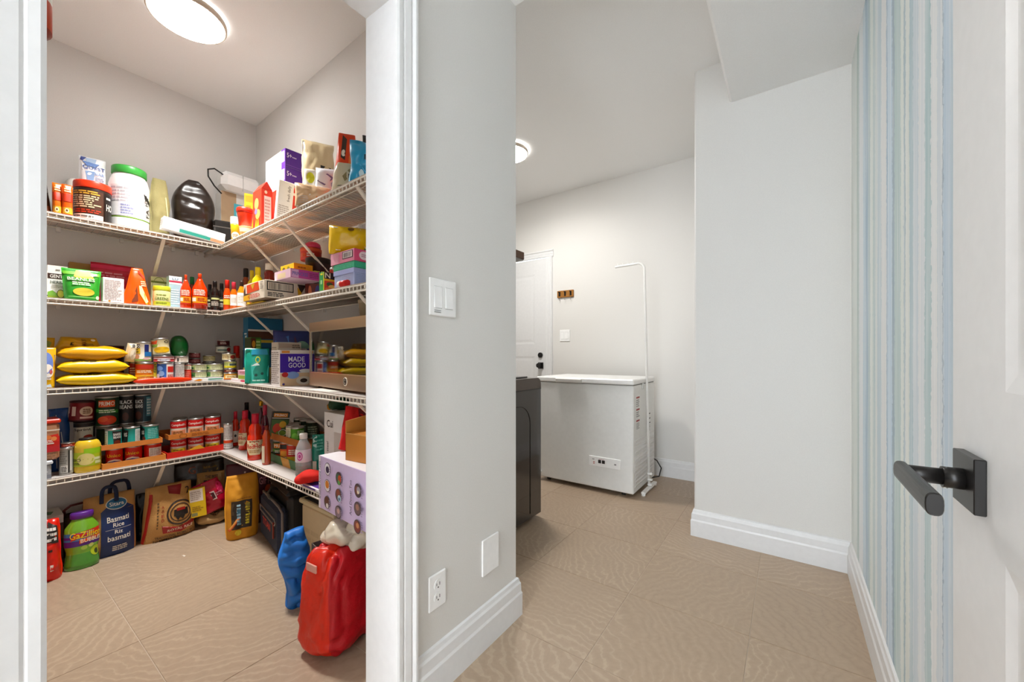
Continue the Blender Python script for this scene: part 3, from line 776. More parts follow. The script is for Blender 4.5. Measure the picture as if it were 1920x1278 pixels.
def wire_shelf(label, z, P, length, u_lo, braces, clips):
    """P(u, d, z): point at u along the wall, d out from it"""
    t = thing('wire_shelf', label, 'shelf', (0, 0, 0), 0, 'wire shelves in the pantry')
    def rod(pts, r, name): g = G(); g.tube(pts, r, WIRE, 6); return g.build(name, t)
    u0, u1 = u_lo, u_lo + length
    rod([P(u0, DEP, z - .007), P(u1, DEP, z - .007)], .0036, 'lip_rail')
    rod([P(u0, DEP, z - .029), P(u1, DEP, z - .029)], .0038, 'lip_rail')
    for d in (.012, .15, .255):
        rod([P(u0, d, z - .0085), P(u1, d, z - .0085)], .0028, 'cross_rod')
    g = G(); n = int(length / .0254)
    for i in range(n):
        u = u0 + (i + .5) * length / n
        g.tube([P(u, .006, z - .0040), P(u, DEP - .004, z - .0040), P(u, DEP - .0006, z - .0065), P(u, DEP, z - .010), P(u, DEP, z - .029)], .0022, WIRE, 5)
    o = g.build('deck_wires', t); o['kind'] = 'stuff'
    g = G(); a, b_, c, d = P(u0, .004, 0), P(u1, .004, 0), P(u1, DEP + .001, 0), P(u0, DEP + .001, 0)
    g.prism([(q.x, q.y) for q in (a, b_, c, d)], z - .0016, z, LINER); g.build('shelf_liner', t)
    for u in braces:
        g = G()
        A, B = P(u, DEP - .002, z - .026), P(u, .004, z - .315)
        dr = (B - A).normalized(); sd = (P(u + 1, 0, 0) - P(u, 0, 0)).normalized()
        nn = dr.cross(sd).normalized()
        vs = [p + sd * a_ * .0075 + nn * c_ for p in (A, B) for a_, c_ in ((-1, .0012), (1, .0012), (1, -.0012), (-1, -.0012))]
        g.add(vs, [(0, 1, 2, 3), (7, 6, 5, 4), (0, 4, 5, 1), (1, 5, 6, 2), (2, 6, 7, 3), (3, 7, 4, 0)], WIRE)
        for a_ in (-1, 1):
            vs = [p + sd * (a_ * .0075 + e) + nn * c_ for p in (A, B) for e, c_ in ((-.0008, 0), (.0008, 0), (.0008, -.006), (-.0008, -.006))]
            g.add(vs, [(0, 1, 2, 3), (7, 6, 5, 4), (0, 4, 5, 1), (1, 5, 6, 2), (2, 6, 7, 3), (3, 7, 4, 0)], WIRE)
        g.build('support_brace', t)
    for u in clips:
        g = G(); p = P(u, .0075, z - .016); sd = (P(u + 1, 0, 0) - P(u, 0, 0)).normalized(); ot = (P(u, 1, 0) - P(u, 0, 0)).normalized()
        vs = [p + sd * i * .008 + ot * j * .007 + Vector((0, 0, k * .013)) for k in (-1, 1) for j in (-1, 1) for i in (-1, 1)]
        g.add(vs, [(0, 2, 3, 1), (4, 5, 7, 6), (0, 1, 5, 4), (2, 6, 7, 3), (0, 4, 6, 2), (1, 3, 7, 5)], plas('#e8e6e2')); g.build('wall_clip', t)
    return t
def PA(u, d, z): return Vector((XA + d, u, z))
NMS = ('top', 'second', 'third', 'lowest')
for i, z in enumerate((Z1, Z2, Z3, Z4)):
    wire_shelf('%s white wire shelf along the far pantry wall' % NMS[i], z, PA, .930 + .61, -.61, [on_x(308, 500, XA + DEP).y], [.05, .31, .55, .78, .90])
    wire_shelf('%s white wire shelf along the pantry wall beside the doorway' % NMS[i], z, bpt, 2.05, .006, [.72, 1.16, 1.80] if z > .5 else [], [.25, .62, .98, 1.35, 1.75])

# ------------------------------------------------------------------ placing: (x, y, z, turn, width, height) of a thing's front
class FP(tuple): pass                                              # a placing given by its front plane
def fa(x0, x1, pt, z, d):
    X = XA + d; a, b_ = on_x(x0, 600, X).y, on_x(x1, 600, X).y
    return FP((X, (a + b_) / 2, z, PI / 2, b_ - a, on_x((x0 + x1) / 2, pt, X).z - z))
def hit(px, d):                                                    # plan point where a sight line meets the plane d out from the right wall
    r = ray(px, HYP); q = BO + BN * d
    k = q.dot(BN) / r.dot(BN) if abs(r.dot(BN)) > 1e-6 else 1
    k = (BO.dot(BN) + d) / r.dot(BN)
    return r * k, k
def bz(px, py, d): p, k = hit(px, d); return EYE + (HYP - py) / FPX * k
def fb(x0, x1, pt, z, d):
    a, _ = hit(x0, d); b_, _ = hit(x1, d); c = (a + b_) / 2
    return FP((c.x, c.y, z, BT, (b_ - a).length, bz((x0 + x1) / 2, pt, d) - z))
def fbb(xl, xm, xr, pt, z, d):
    a, _ = hit(xl, d); b_, k = hit(xm, d); c = (a + b_) / 2
    r = ray(xr, HYP)                                               # right side: b_ - BN*s on the sight line
    s = (b_.x * r.y - b_.y * r.x) / (BN.x * r.y - BN.y * r.x)
    s = max(.02, min(s, d - .006))
    return (c.x, c.y, z, BT, (b_ - a).length, EYE + (HYP - pt) / FPX * k - z), s
def fc(side, x0, x1, pt, z, d, turn=0.0):                          # round or free-standing thing: axis d out from the wall
    r0, r1 = ray(x0, HYP).normalized(), ray(x1, HYP).normalized()
    b_ = (r0 + r1).normalized()
    k = ((XA + d) / b_.x) if side == 'A' else ((BO.dot(BN) + d) / b_.dot(BN))
    half = r0.angle(r1) / 2; p = b_ * k
    dep = k * b_.dot(AX)
    return (p.x, p.y, z, math.atan2(b_.y, b_.x) - PI / 2 + turn, 2 * k * math.sin(half), EYE + (HYP - pt) / FPX * dep - z)
def fg(x0, x1, pt, pb, turn=0.0):                                  # on the floor, front foot at row pb
    xm = (x0 + x1) / 2; p = on_floor(xm, pb); b_ = Vector((p.x, p.y, 0)).normalized()
    dep = p.dot(AX)
    return (p.x, p.y, 0.0, math.atan2(b_.y, b_.x) - PI / 2 + turn, (x1 - x0) / FPX * dep * math.cos(math.atan((xm - CXP) / FPX)), (pb - pt) / FPX * dep)
def fl(xl, yl, xr, yr, pt):                                        # floor item given by its two lower front corners
    a, b_ = on_floor(xl, yl), on_floor(xr, yr); c = (a + b_) / 2; d = b_ - a
    dep = c.dot(AX); yb = HYP + EYE / dep * FPX
    return (c.x, c.y, 0.0, math.atan2(d.y, d.x), d.length, (yb - pt) / FPX * dep)
def mod(P, **k):
    tp = FP if isinstance(P, FP) else tuple
    P = list(P)
    for n, v in k.items():
        i = 'xyzrwh'.index(n[0])
        P[i] = P[i] + v if n.endswith('p') else (P[i] * v if n.endswith('m') else v)
    return tp(P)
def back(P, s):                                                    # move s further from the viewer, along the thing's own depth
    return (P[0] - math.sin(P[3]) * s, P[1] + math.cos(P[3]) * s) + tuple(P[2:])
def put(o, P, tilt=0.0, roll=0.0):
    o.location = P[:3]; o.rotation_euler = Matrix.Rotation(P[3], 3, 'Z').to_euler()
    if tilt or roll:
        M = Matrix.Rotation(P[3], 3, 'Z') @ Matrix.Rotation(roll, 3, 'Y') @ Matrix.Rotation(tilt, 3, 'X'); o.rotation_euler = M.to_euler()
    return o

# ------------------------------------------------------------------ makers
def carton(nm, label, cat, P, dep, col, F=(), R=(), T=(), L=(), fm=None, tilt=0, roll=0, c=.0012, group=None, rough=.45):
    x, y, z, r, w, h = P
    g = G(); base = mat(col, rough)
    g.box(-w / 2, w / 2, 0, dep, 0, h, base, c, {k: mat(v, rough) for k, v in (fm or {}).items()})
    o = g.build(nm); tag(o, label, cat, group)
    label_part(o, lambda u, v, f: (u * w / 2, -f, v * h), F)
    label_part(o, lambda u, v, f: (w / 2 + f, dep * (u + 1) / 2, v * h), R)
    label_part(o, lambda u, v, f: (-w / 2 - f, dep * (1 - u) / 2, v * h), L)
    label_part(o, lambda u, v, f: (u * w / 2, v * dep, h + f), T)
    return put(o, P, tilt, roll)
def lathe_thing(nm, label, cat, P, prof, deco=(), lid=None, lidname='lid', seg=28, sq=1.0, group=None, dz=(0, 1), tilt=0, roll=0, rl=None):
    """prof: (r fraction, z fraction, colour or material); lid the same; deco printed on the wall between dz fractions"""
    x, y, z, r, w, h = P; R0 = w / 2
    M_ = lambda c: c if not isinstance(c, str) else plas(c)
    g = G(); g.lathe([(a * R0, b_ * h, M_(c)) for a, b_, c in prof], seg, sy=sq)
    o = g.build(nm); tag(o, label, cat, group)
    if lid:
        g = G(); g.lathe([(a * R0, b_ * h, M_(c)) for a, b_, c in lid], seg, sy=sq); g.build(lidname, o)
    if deco:
        def rad(v):
            for (a, za, _), (b_, zb, _) in zip(prof, prof[1:]):
                if za <= v <= zb and zb > za: return (a + (b_ - a) * (v - za) / (zb - za)) * R0
            return prof[-1][0] * R0
        def S(u, v, f):
            v = dz[0] + (dz[1] - dz[0]) * v; q = u * 1.35; rr = rad(v) + f + .0006
            return (rr * math.sin(q), -rr * math.cos(q) * sq, v * h)
        label_part(o, S, deco, False)
    return put(o, P, tilt, roll)
TINM = mat('#b8b6b2', .28, .85)
def can(nm, label, P, col, deco=(), top=None, group=None, tilt=0, roll=0, cat='can', drot=0.0):
    t = top or TINM; c = mat(col, .35) if isinstance(col, str) else col
    P = mod(P, rp=drot)
    w, h = P[4], P[5]; e = min(.004 / h, .06)
    return lathe_thing(nm, label, cat, P, [(.94, 0, t), (1, .004 / h, t), (1, e * 1.8, t), (.975, e * 2.2, c), (.975, 1 - e * 2.2, t), (1, 1 - e * 1.8, t), (1, 1, t), (.93, 1, t), (.92, 1 - e, t), (.3, 1 - e * .8, t)],
                       deco, group=group, dz=(e * 2.3, 1 - e * 2.3), tilt=tilt, roll=roll)
def nz3(x, y, z): return noise.noise(Vector((x, y, z)))
def bag(nm, label, cat, P, t, m, deco=(), kind='gusset', amp=.004, fr=18, seed=0, wf=None, tilt=0, roll=0, lay=False, parts=None, group=None, nu=18, nv=20, lean=0.0, crease=0.0, drot=0.0, flat=False, m2=None, eu=3.2):
    """soft package: two sheets bulging to thickness t; local front at -y, base at z=0"""
    if isinstance(P, FP) and not lay: P = back(P, t / 2 + amp * .5)
    P = mod(P, rp=drot)
    x, y, z, r, w, h = P
    m = film(m) if isinstance(m, str) else m
    wf = wf or (lambda v: 1.0)
    def half(v):
        if kind == 'gusset': return t / 2 * max(.05, (1 - max(0, v) ** 1.7)) ** .75
        if kind == 'pillow': return t / 2 * max(.04, 1 - abs(2 * v - 1) ** 2.6) ** .6
        if kind == 'slab': return t / 2 * max(.05, 1 - abs(2 * v - 1) ** 7) ** .5
        if kind == 'sack': return t / 2 * (min(1, .72 + v * 1.4) if v < .2 else 1) * max(.06, 1 - max(0, (v - .45) / .55) ** 2.0) ** .6
        return t / 2
    def raw(u, v, s):
        T = half(v) * max(0, 1 - abs(u) ** 3.2) ** .55
        X = u * w / 2 * wf(v); Z = v * h
        k = (1 - abs(u) ** 6) * (1 if 0 < v < 1 else .3)
        q = amp * k * (nz3(X * fr, Z * fr, seed * 3.7 + s * 11) + .5 * nz3(X * fr * 2.3, Z * fr * 2.3, seed + s * 5))
        if crease: q -= crease * k * (1 - abs(nz3(X * fr * .8 + 7, Z * fr * 1.6, seed + s * 3))) ** 6
        e = amp * .8 * nz3(Z * fr * .7, seed, s * 0 + 2) * (abs(u) ** 3)
        return X + e * (1 if u > 0 else -1), s * T + (q if s > 0 else -q) + lean * v * h, Z + amp * .6 * nz3(X * fr * .7, seed, 9) * v
    def lay_(p): return (p[0], p[2], p[1]) if False else (p[0], -p[1], p[2])
    def loc(p):
        if not lay: return p
        return (p[0], p[2] , -p[1] + t / 2)                        # lying: front sheet faces up, height runs back
    g = G(); vs = []; fs = []
    for s in (-1, 1):
        for j in range(nv + 1):
            for i in range(nu + 1):
                vs.append(loc(raw(2 * i / nu - 1, j / nv, s)))
    n1 = (nu + 1) * (nv + 1)
    for s in (0, 1):
        for j in range(nv):
            for i in range(nu):
                a = s * n1 + j * (nu + 1) + i; q = (a, a + 1, a + nu + 2, a + nu + 1)
                fs.append(q if s == 0 else q[::-1])
    ring = [i for i in range(nu + 1)] + [j * (nu + 1) + nu for j in range(1, nv + 1)] + [nv * (nu + 1) + i for i in range(nu - 1, -1, -1)] + [j * (nu + 1) for j in range(nv - 1, 0, -1)]
    for i in range(len(ring)):
        a, b_ = ring[i], ring[(i + 1) % len(ring)]; fs.append((b_, a, a + n1, b_ + n1))
    g.add(vs, fs, m, True)
    if m2:
        k2 = g.mi(m2[1])
        for fi, f in enumerate(fs):
            if max(f) < n1 and sum(2 * (i % (nu + 1)) / nu - 1 for i in f) / 4 < m2[0]: g.m[fi] = k2
    o = g.build(nm); tag(o, label, cat, group)
    if deco:
        def S(u, v, f):
            a = raw(u, v, -1); return loc((a[0], a[1] - f - .0020, a[2]))
        label_part(o, S, deco, flat)
    put(o, P, tilt, roll); return o
def blob(nm, label, cat, P, dep, m, e=.75, amp=.01, fr=9, seed=0, n=28, crease=0.0, group=None, taper=0.0, m2=None):
    """crumpled soft body filling w x dep x h, flat underneath"""
    x, y, z, r, w, h = P; m = film(m) if isinstance(m, str) else m
    g = G(); vs = []; fs = []; nr = n // 2
    pw = lambda c, k: math.copysign(abs(c) ** k, c)
    for j in range(nr + 1):
        f = -PI / 2 + PI * j / nr
        for i in range(n):
            a = 2 * PI * i / n
            X = pw(math.cos(f), e) * pw(math.cos(a), e); Y = pw(math.cos(f), e) * pw(math.sin(a), e); Zz = pw(math.sin(f), e)
            p = Vector((X * w / 2, Y * dep / 2, Zz * h / 2)); q = p * fr
            dn = amp * (noise.noise(q + Vector((seed, 0, 0))) + .5 * noise.noise(q * 2.2 + Vector((0, seed, 0)))) - crease * (1 - abs(noise.noise(q * .9 + Vector((0, 3, seed))))) ** 6
            p = p + p.normalized() * dn
            p.z = max(p.z, -h / 2) + h / 2
            s_ = 1 - taper * (p.z / h) ** 1.6; p.x *= s_; p.y *= s_
            vs.append(tuple(p))
    for j in range(nr):
        for i in range(n): fs.append((j * n + i, j * n + (i + 1) % n, (j + 1) * n + (i + 1) % n, (j + 1) * n + i))
    g.add(vs, fs, m, True)
    if m2:
        k2 = g.mi(m2)
        for fi, f in enumerate(fs):
            c = sum((Vector(vs[i]) for i in f), Vector()) / 4
            if c.x / (w / 2) < -abs(c.y) / (dep / 2) - .02: g.m[fi] = k2
    o = g.build(nm); tag(o, label, cat, group)
    return put(o, P)
def tray(nm, label, P, dep, col, hh, F=(), fm=None, th=.003, tilt=0, roll=0, group=None):
    x, y, z, r, w, h = P; m = mat(col, .6)
    o = thing(nm, label, 'tray', (0, 0, 0), 0, group); put(o, P, tilt, roll)
    g = G(); g.box(-w / 2, w / 2, 0, dep, 0, th, m); g.build('tray_base', o)
    for (a, b_, c, d) in ((-w / 2, w / 2, 0, th), (-w / 2, w / 2, dep - th, dep), (-w / 2, -w / 2 + th, th, dep - th), (w / 2 - th, w / 2, th, dep - th)):
        g = G(); g.box(a, b_, c, d, th, hh, m); g.build('tray_side', o)
    label_part(o, lambda u, v, f: (u * w / 2, -f, v * hh), F)
    return o
def bottle(nm, label, P, col, prof, deco=(), cap='#222222', capz=.86, capr=.36, sq=1.0, group=None, dz=(.1, .6), cat='bottle', tilt=0):
    """prof: (r, z) of the body up to the neck; the cap is a part"""
    m = col if not isinstance(col, str) else mat(col, .15, 0, 'coat')
    c = plas(cap) if isinstance(cap, str) else cap
    P_ = [(a, b_, m) for a, b_ in prof]
    return lathe_thing(nm, label, cat, P, P_, deco, [(capr, capz, c), (capr, 1 - .02, c), (capr * .9, 1, c)], 'cap', 24, sq, group, dz, tilt)
# ================================================================== TOP SHELF, far wall
bag('snack_pouch', 'dark brown and yellow snack pouch cut by the door frame on the top shelf', 'pouch', fa(64, 100, 338, Z1, .24), .06, '#3a2413', [('r', -1, .1, .35, .62, '#d99a2b'), ('r', -.6, .95, .66, .8, '#1c1210'), ('t', 'nlet', .1, .9, .68, .78, '#f2ead8'), ('r', -.2, .9, .05, .25, '#6b3b17')], roll=-.12)
for x0, x1, pt, d, s, lb, c2 in ((99, 118, 341, .27, 1, 'orange stand-up pouch, first of two beside the red-lidded tub', '#e87a1c'), (117, 138, 344, .285, 2, 'orange stand-up pouch touching the red-lidded tub', '#ee6a12')):
    bag('snack_pouch', lb, 'pouch', fa(x0, x1, pt, Z1, d), .05, c2, [('r', -.95, .95, .45, .7, '#c93f10'), ('r', -.9, .9, .06, .26, '#efb23a'), ('e', -.2, .16, .4, .07, '#f7e3b0'), ('e', -.2, .16, .2, .035, '#6b4a2a'), ('n', -.6, .7, .74, .88, 2, '#f5d9a0')], amp=.003, seed=s)
P = fc('A', 136, 210, 346, Z1, .20)
lathe_thing('candy_tub', 'wide dark tub with red lid holding up the blue and white bag', 'tub', P, [(.92, 0, '#2b1a12'), (.96, .03, '#2b1a12'), (.97, .8, '#2b1a12'), (.95, .84, '#2b1a12')],
    [('r', -1.0, .42, .03, .18, '#efece4'), ('r', -1.0, .42, .20, .94, '#4a2c1a'), ('n', -.95, .38, .80, .93, 2, '#e6b24a'), ('n', -.95, .38, .38, .78, 6, '#d9c9a0'), ('n', -.95, .38, .21, .34, 2, '#c0452a'), ('n', -.9, .2, .06, .15, 1, '#77706a'), ('r', .50, .95, .03, .95, '#17100d'), ('t', 'HO', .56, .92, .40, .62, '#e8e4da'), ('n', .55, .92, .74, .86, 1, '#e8e4da')],
    [(.99, .82, '#d8401f'), (1, .84, '#e04a26'), (1, .97, '#d8401f'), (.97, 1, '#d8401f')], dz=(.03, .8))
q = fa(150, 201, 293, P[2] + P[5], .16)
bag('protein_bag', 'white and blue bag standing on the red-lidded tub', 'pouch', q, .07, '#eef0f2', [('p', [(-.85, .98), (-.45, .98), (-.75, .84), (-.95, .86)], '#3c4f8e'), ('p', [(-.5, .96), (.3, .97), (.15, .8), (-.5, .84)], '#9db7d6'), ('p', [(-.6, .5), (.1, .52), (-.05, .1), (-.45, .12)], '#7fa3cf'), ('p', [(-.8, .84), (.5, .8), (.1, .66), (-.5, .7)], '#5d82bd'),
    ('r', -.8, .92, .54, .72, '#dfe5ee'), ('t', 'QUEST', -.78, .9, .56, .71, '#41629f'), ('t', 'BAR', .1, .85, .40, .50, '#7d9cc6'), ('n', .1, .85, .14, .36, 4, '#9fb0c8')], amp=.006, seed=3, flat=True)
blob('plastic_bag', 'crumpled translucent plastic bag behind the orange pouches', 'bag', fc('A', 116, 156, 333, Z1, .08), .12, mat('#e9e6de', .2, .7, 'clear', .4, 14), amp=.02, seed=4, crease=.01)
P = fc('A', 202, 281, 318, Z1, .135)
lathe_thing('powder_tub', 'large white tub with a green lid on the top shelf', 'tub', P, [(.90, 0, '#f1f0ee'), (.97, .03, '#f4f3f1'), (1, .1, '#f4f3f1'), (1, .19, '#6b8f2a'), (1.002, .21, '#f4f3f1'), (1, .72, '#f4f3f1'), (.88, .84, '#f4f3f1'), (.80, .87, '#f4f3f1'), (.80, .9, '#f4f3f1')],
    [('r', -.75, .28, .22, .68, '#e9e8e8'), ('n', -.72, .2, .42, .66, 5, '#b9b9bf'), ('r', -.4, .2, .22, .44, '#d5d6de'), ('n', -.3, .15, .24, .40, 4, '#8f93b8'), ('p', [(.55, .62), (.95, .52), (.95, .46), (.6, .55)], '#2b2a29'), ('tr', 'FA', .66, .86, .26, .40, '#3a3937'), ('tr', 'HYP', .58, .80, .44, .6, '#2c2b2a')],
    [(.83, .88, '#3f9a45'), (.86, .89, '#4bab50'), (.86, .985, '#3f9a45'), (.82, 1, '#4bab50')], dz=(0, 1), seg=36)
bag('zip_pouch', 'olive green zip pouch standing beside the white tub', 'pouch', mod(fa(285, 323, 331, Z1, .22)), .08, cloth('#8d8455'), [], kind='sack', amp=.006, seed=6, wf=lambda v: .95 + .15 * v - 1.15 * max(0, v - .5) ** 1.5, lean=.05, crease=.006)
g = G(); o = bpy.data.objects.get('zip_pouch'); h = fa(281, 323, 331, Z1, .2)
g.tube([(h[4] * .30, -.035, .02), (h[4] * .28, -.034, h[5] * .3), (h[4] * .22, -.022, h[5] * .62), (h[4] * .17, .01, h[5] * .9)], .004, mat('#b4ab7c', .5), 8); g.build('zipper', o)
P = fc('A', 322, 402, 339, Z1, .145)
bag('laptop_bag', 'shiny black brown bag bulging beside the olive pouch', 'bag', P, .13, mat('#231a15', .28, 0, 'plain', .25, 10), [], kind='sack', amp=.016, fr=8, seed=8, wf=lambda v: (.90 + .3 * v if v < .3 else .99) * (1 if v < .4 else max(.22, (1 - ((v - .4) / .63) ** 2.6) ** .6)), crease=.014, nu=26, nv=26)
P = mod(fa(304, 421, 416, Z1 + .016, .305), h=.068)
carton('paper_packet', 'flat white packet with a green band lying on the top shelf edge', 'packet', P, .055, '#f1f1ef', [('r', -.5, .7, .04, .32, '#2a8a7b'), ('r', .5, .98, .04, .30, '#b98a6a'), ('r', -.5, .4, .36, .40, '#8fd0cc')], tilt=.0, roll=.10, L=[('n', -.8, .6, .3, .8, 3, '#c9c9c7')])
# corner of the top shelf
P = fc('B', 399, 436, 413, Z1, .275)
carton('food_container', 'black lidded food container in the corner of the top shelf', 'container', mod(P, zp=.001), .06, '#191614', [('r', -.96, .96, .72, .76, '#4a443f'), ('r', -.9, -.7, .1, .7, '#2b2623')], c=.012, rough=.3)
P, s = fbb(398, 414, 458, 356, Z1, .245)
carton('appliance_box', 'tall white and tan box with a pale blue patch in the shelf corner', 'box', P, s, '#e9e7e2', R=[('r', -.98, .3, 0, 1, '#b99d7c'), ('r', .1, .98, .1, .84, '#5fc0d0'), ('e', .45, .68, .14, .05, '#e9f4f5'), ('n', .2, .8, .4, .56, 3, '#d5eef0')], F=[('r', .93, 1, 0, 1, '#c7c0b4')])
topz = P[2] + P[5]
t = thing('kitchen_appliance', 'white rounded appliance with a black cord on top of the corner box', 'appliance', (-3.035, 1.105, topz), PI / 2)
WA = mat('#f3f3f2', .3)
g = G(); g.box(-.115, .125, -.055, .07, 0, .125, WA, .03); g.build('housing', t)
g = G(); g.box(.0, .004, -.0565, -.05, .012, .115, mat('#bdbdbb', .4)); g.build('seam', t)
g = G(); g.tube([(-.10, -.03, .09), (-.16, -.06, .10), (-.20, -.08, .075), (-.20, -.085, .03), (-.17, -.09, -.02), (-.13, -.085, -.055)], .0045, BLACK, 8); g.build('power_cord', t)
carton('tea_box', 'slim bright yellow box beside the corner box', 'box', fc('B', 458, 475, 363, Z1, .19), .05, '#e9b91c', [('n', -.6, .6, .3, .8, 4, '#b98a12'), ('r', -.8, .8, .84, .96, '#c79a10')])
P = fc('B', 432, 451, 408, Z1, .265)
lathe_thing('noodle_cup', 'yellow cup with a white lid next to the black container', 'cup', P, [(.8, 0, '#f2c230'), (1, .66, '#f2c230'), (1, .7, '#f4f2ee')], [('e', 0, .35, .7, .25, '#f6f0dc'), ('n', -.5, .5, .25, .45, 2, '#8a6a2a')], [(1.0, .7, '#f4f2ee'), (1.04, .74, '#f4f2ee'), (1.0, 1, '#f4f2ee')], dz=(.05, .62))
P = fc('B', 448, 477, 427, Z1, .262)
lathe_thing('noodle_cup', 'cream cup under the orange red bowl', 'cup', P, [(.82, 0, '#efcf8a'), (1, .95, '#efcf8a'), (1.02, 1, '#f1e2c2')], [('r', -.9, .9, .5, .9, '#f3e0b8'), ('n', -.6, .6, .2, .4, 2, '#b98a4a')], dz=(0, .95))
q = P; P = fc('B', 443, 476, 391, q[2] + q[5], .262)
lathe_thing('plastic_bowl', 'orange red bowl with red lid stacked on the cream cup', 'bowl', P, [(.7, 0, '#e0502c'), (.92, .72, '#e0502c'), (.95, .76, '#e0502c')], (), [(.98, .76, '#cf3a24'), (1.02, .8, '#cf3a24'), (1.02, .94, '#cf3a24'), (.9, 1, '#cf3a24')])
P, s = fbb(474, 490, 511, 352, Z1, .27)
o = carton('cereal_carton', 'tall red carton with a gabled top on the top shelf', 'carton', P, s, '#d9472b', [('e', -.1, .68, .5, .14, '#f0a86a'), ('e', .2, .42, .55, .12, '#e9b26c'), ('p', [(-.5, .1), (-.1, .34), (0, .08), (.3, .36), (.5, .06)], '#f3c52e'), ('e', -.2, .5, .3, .07, '#8b79c0'), ('r', -1, 1, 0, .04, '#f3e6d8')],
           R=[('r', -.5, .75, .04, .84, '#efe6dd'), ('n', -.4, .65, .08, .78, 9, '#c9a79a'), ('e', -.2, .93, .25, .04, '#f3d9b8')])
g = G(); w_, h_ = P[4], P[5]; RD = pap('#d23a22')
g.add([(-w_ / 2, 0, h_), (w_ / 2, 0, h_), (w_ / 2, s, h_), (-w_ / 2, s, h_), (-w_ / 2, s / 2, h_ + .045), (w_ / 2, s / 2, h_ + .045)], [(0, 1, 5, 4), (2, 3, 4, 5), (0, 4, 3), (1, 2, 5)], RD); g.build('gable_top', o)
carton('recipe_box', 'white carton with script lettering leaning beside the red carton', 'carton', fc('B', 516, 545, 338, Z1, .235, .2), .05, '#ece7e0', [('tr', 'fresh daily', .2, .7, .55, .92, '#7a6f66'), ('n', -.8, .7, .08, .45, 8, '#b5aaa0')], roll=.08)
P, s = fbb(498, 535, 571, 346, Z1, .175)
carton('snack_carton', 'red orange carton under the two purple boxes', 'carton', P, s, '#d8402a', R=[('n', -.7, .7, .8, .9, 1, '#f3d9c8')])
zt = Z1 + P[5]
for k, (ya, lb) in enumerate(((311, 'white and purple box, lower of two stacked on the top shelf'), (277, 'white and purple box, upper of two stacked on the top shelf'))):
    P2, s = fbb(498, 535, 571, ya, zt, .175)
    carton('diaper_box', lb, 'box', P2, s, '#f2eff4', F=[('r', .62, 1, 0, 1, '#6a3a9e'), ('r', .68, .92, .3, .9, '#efeaf2'), ('n', .7, .9, .35, .85, 5, '#7d6f92'), ('n', -.9, .3, .1, .3, 1, '#c9c2d0')],
           R=[('r', -1, 1, 0, 1, '#57288f'), ('t', '5+', -.85, -.35, .52, .78, '#efe7f5'), ('n', -.3, .2, .56, .66, 1, '#d9cbe8'), ('r', -1, 1, .10, .12, '#8a63b8')])
    zt += P2[5] + .0005
P = fc('B', 566, 626, 268, Z1, .09)
bag('noodle_bag', 'clear bag of pale dry noodles behind the bread', 'bag', P, .10, mat('#dcc79c', .3, 0, 'plain', .9, 22), [('r', -.95, -.15, .5, .98, '#e9e4da'), ('r', .15, .8, .66, .70, '#2b2a28'), ('e', -.5, .55, .35, .05, '#e6d7b4')], kind='pillow', amp=.012, fr=26, seed=12, flat=True)
bag('snack_bag', 'white and blue bag lying beside the bread under the noodle bag', 'bag', fc('B', 592, 645, 318, Z1, .155), .06, '#dfe2e8', [('p', [(-.9, .7), (-.2, .86), (.3, .78), (-.4, .6)], '#6b5a86'), ('p', [(-.7, .5), (.4, .74), (.8, .62), (0, .42)], '#9fb4cf'), ('p', [(-.3, .3), (.4, .42), (.5, .25), (-.2, .18)], '#7e3b44'), ('e', .5, .5, .25, .06, '#d8a25a'), ('r', -.9, -.5, .1, .3, '#5a7396')], kind='sack', amp=.01, seed=13, flat=True)
bag('bread_bag', 'bread loaf in a clear bag with a yellow tag on the top shelf', 'bag', fc('B', 553, 618, 348, Z1, .25), .075, mat('#d9b58c', .22, 0, 'plain', .5, 14), [('r', -.9, -.1, .0, .5, '#efe6da'), ('r', .2, .9, .1, .45, '#e08a3c'), ('n', -.8, -.2, .1, .4, 4, '#c9b9a8')], kind='pillow', amp=.012, seed=14, crease=.006, flat=True)
P = fc('B', 571, 593, 318, Z1, .2)
bag('bread_bag', 'twisted neck of a bread bag with a lime yellow print', 'bag', P, .05, '#e6e0d2', [('e', 0, .8, .7, .12, '#c4c02e')], kind='sack', amp=.008, seed=15, flat=True)
bag('rice_bag', 'orange bag with a brown stripe near the doorway on the top shelf', 'bag', fc('B', 629, 672, 252, Z1, .14), .08, '#e6521c', [('p', [(-.5, .98), (.0, .92), (-.2, .62), (-.6, .66)], '#3b2b22'), ('e', -.35, .72, .2, .05, '#efe6d8'), ('r', -.9, .4, .18, .5, '#efe0c8'), ('p', [(.2, .7), (.9, .6), (.7, .42), (.1, .55)], '#f0884a')], kind='gusset', amp=.006, seed=16, wf=lambda v: 1 - .65 * max(0, v - .5) ** 1.2, flat=True)
bag('nut_bag', 'cream and black bag at the shelf edge under the orange bag', 'bag', fc('B', 620, 672, 306, Z1, .245), .07, '#cdbf9e', [('p', [(-.9, 0), (.9, 0), (.9, .35), (-.5, .18)], '#2d2823'), ('p', [(-.2, .5), (.5, .8), (.7, .6), (0, .35)], '#8b7a52'), ('r', .3, .5, .45, .6, '#33302c')], kind='gusset', amp=.008, seed=17, wf=lambda v: 1 - .5 * v ** 2, flat=True)
bag('gift_bag', 'sky blue bag with a ruffled ribbon at the doorway end of the top shelf', 'bag', fc('B', 656, 704, 266, Z1, .21), .07, '#2f9fc8', [('p', [(-1, .25), (-.2, .5), (.5, .3), (-.2, .1)], '#55b8e6'), ('e', -.1, .32, .2, .08, '#cfe9f2'), ('r', .1, .4, .6, .7, '#17404e')], kind='pillow', amp=.012, seed=18, crease=.012, flat=True)
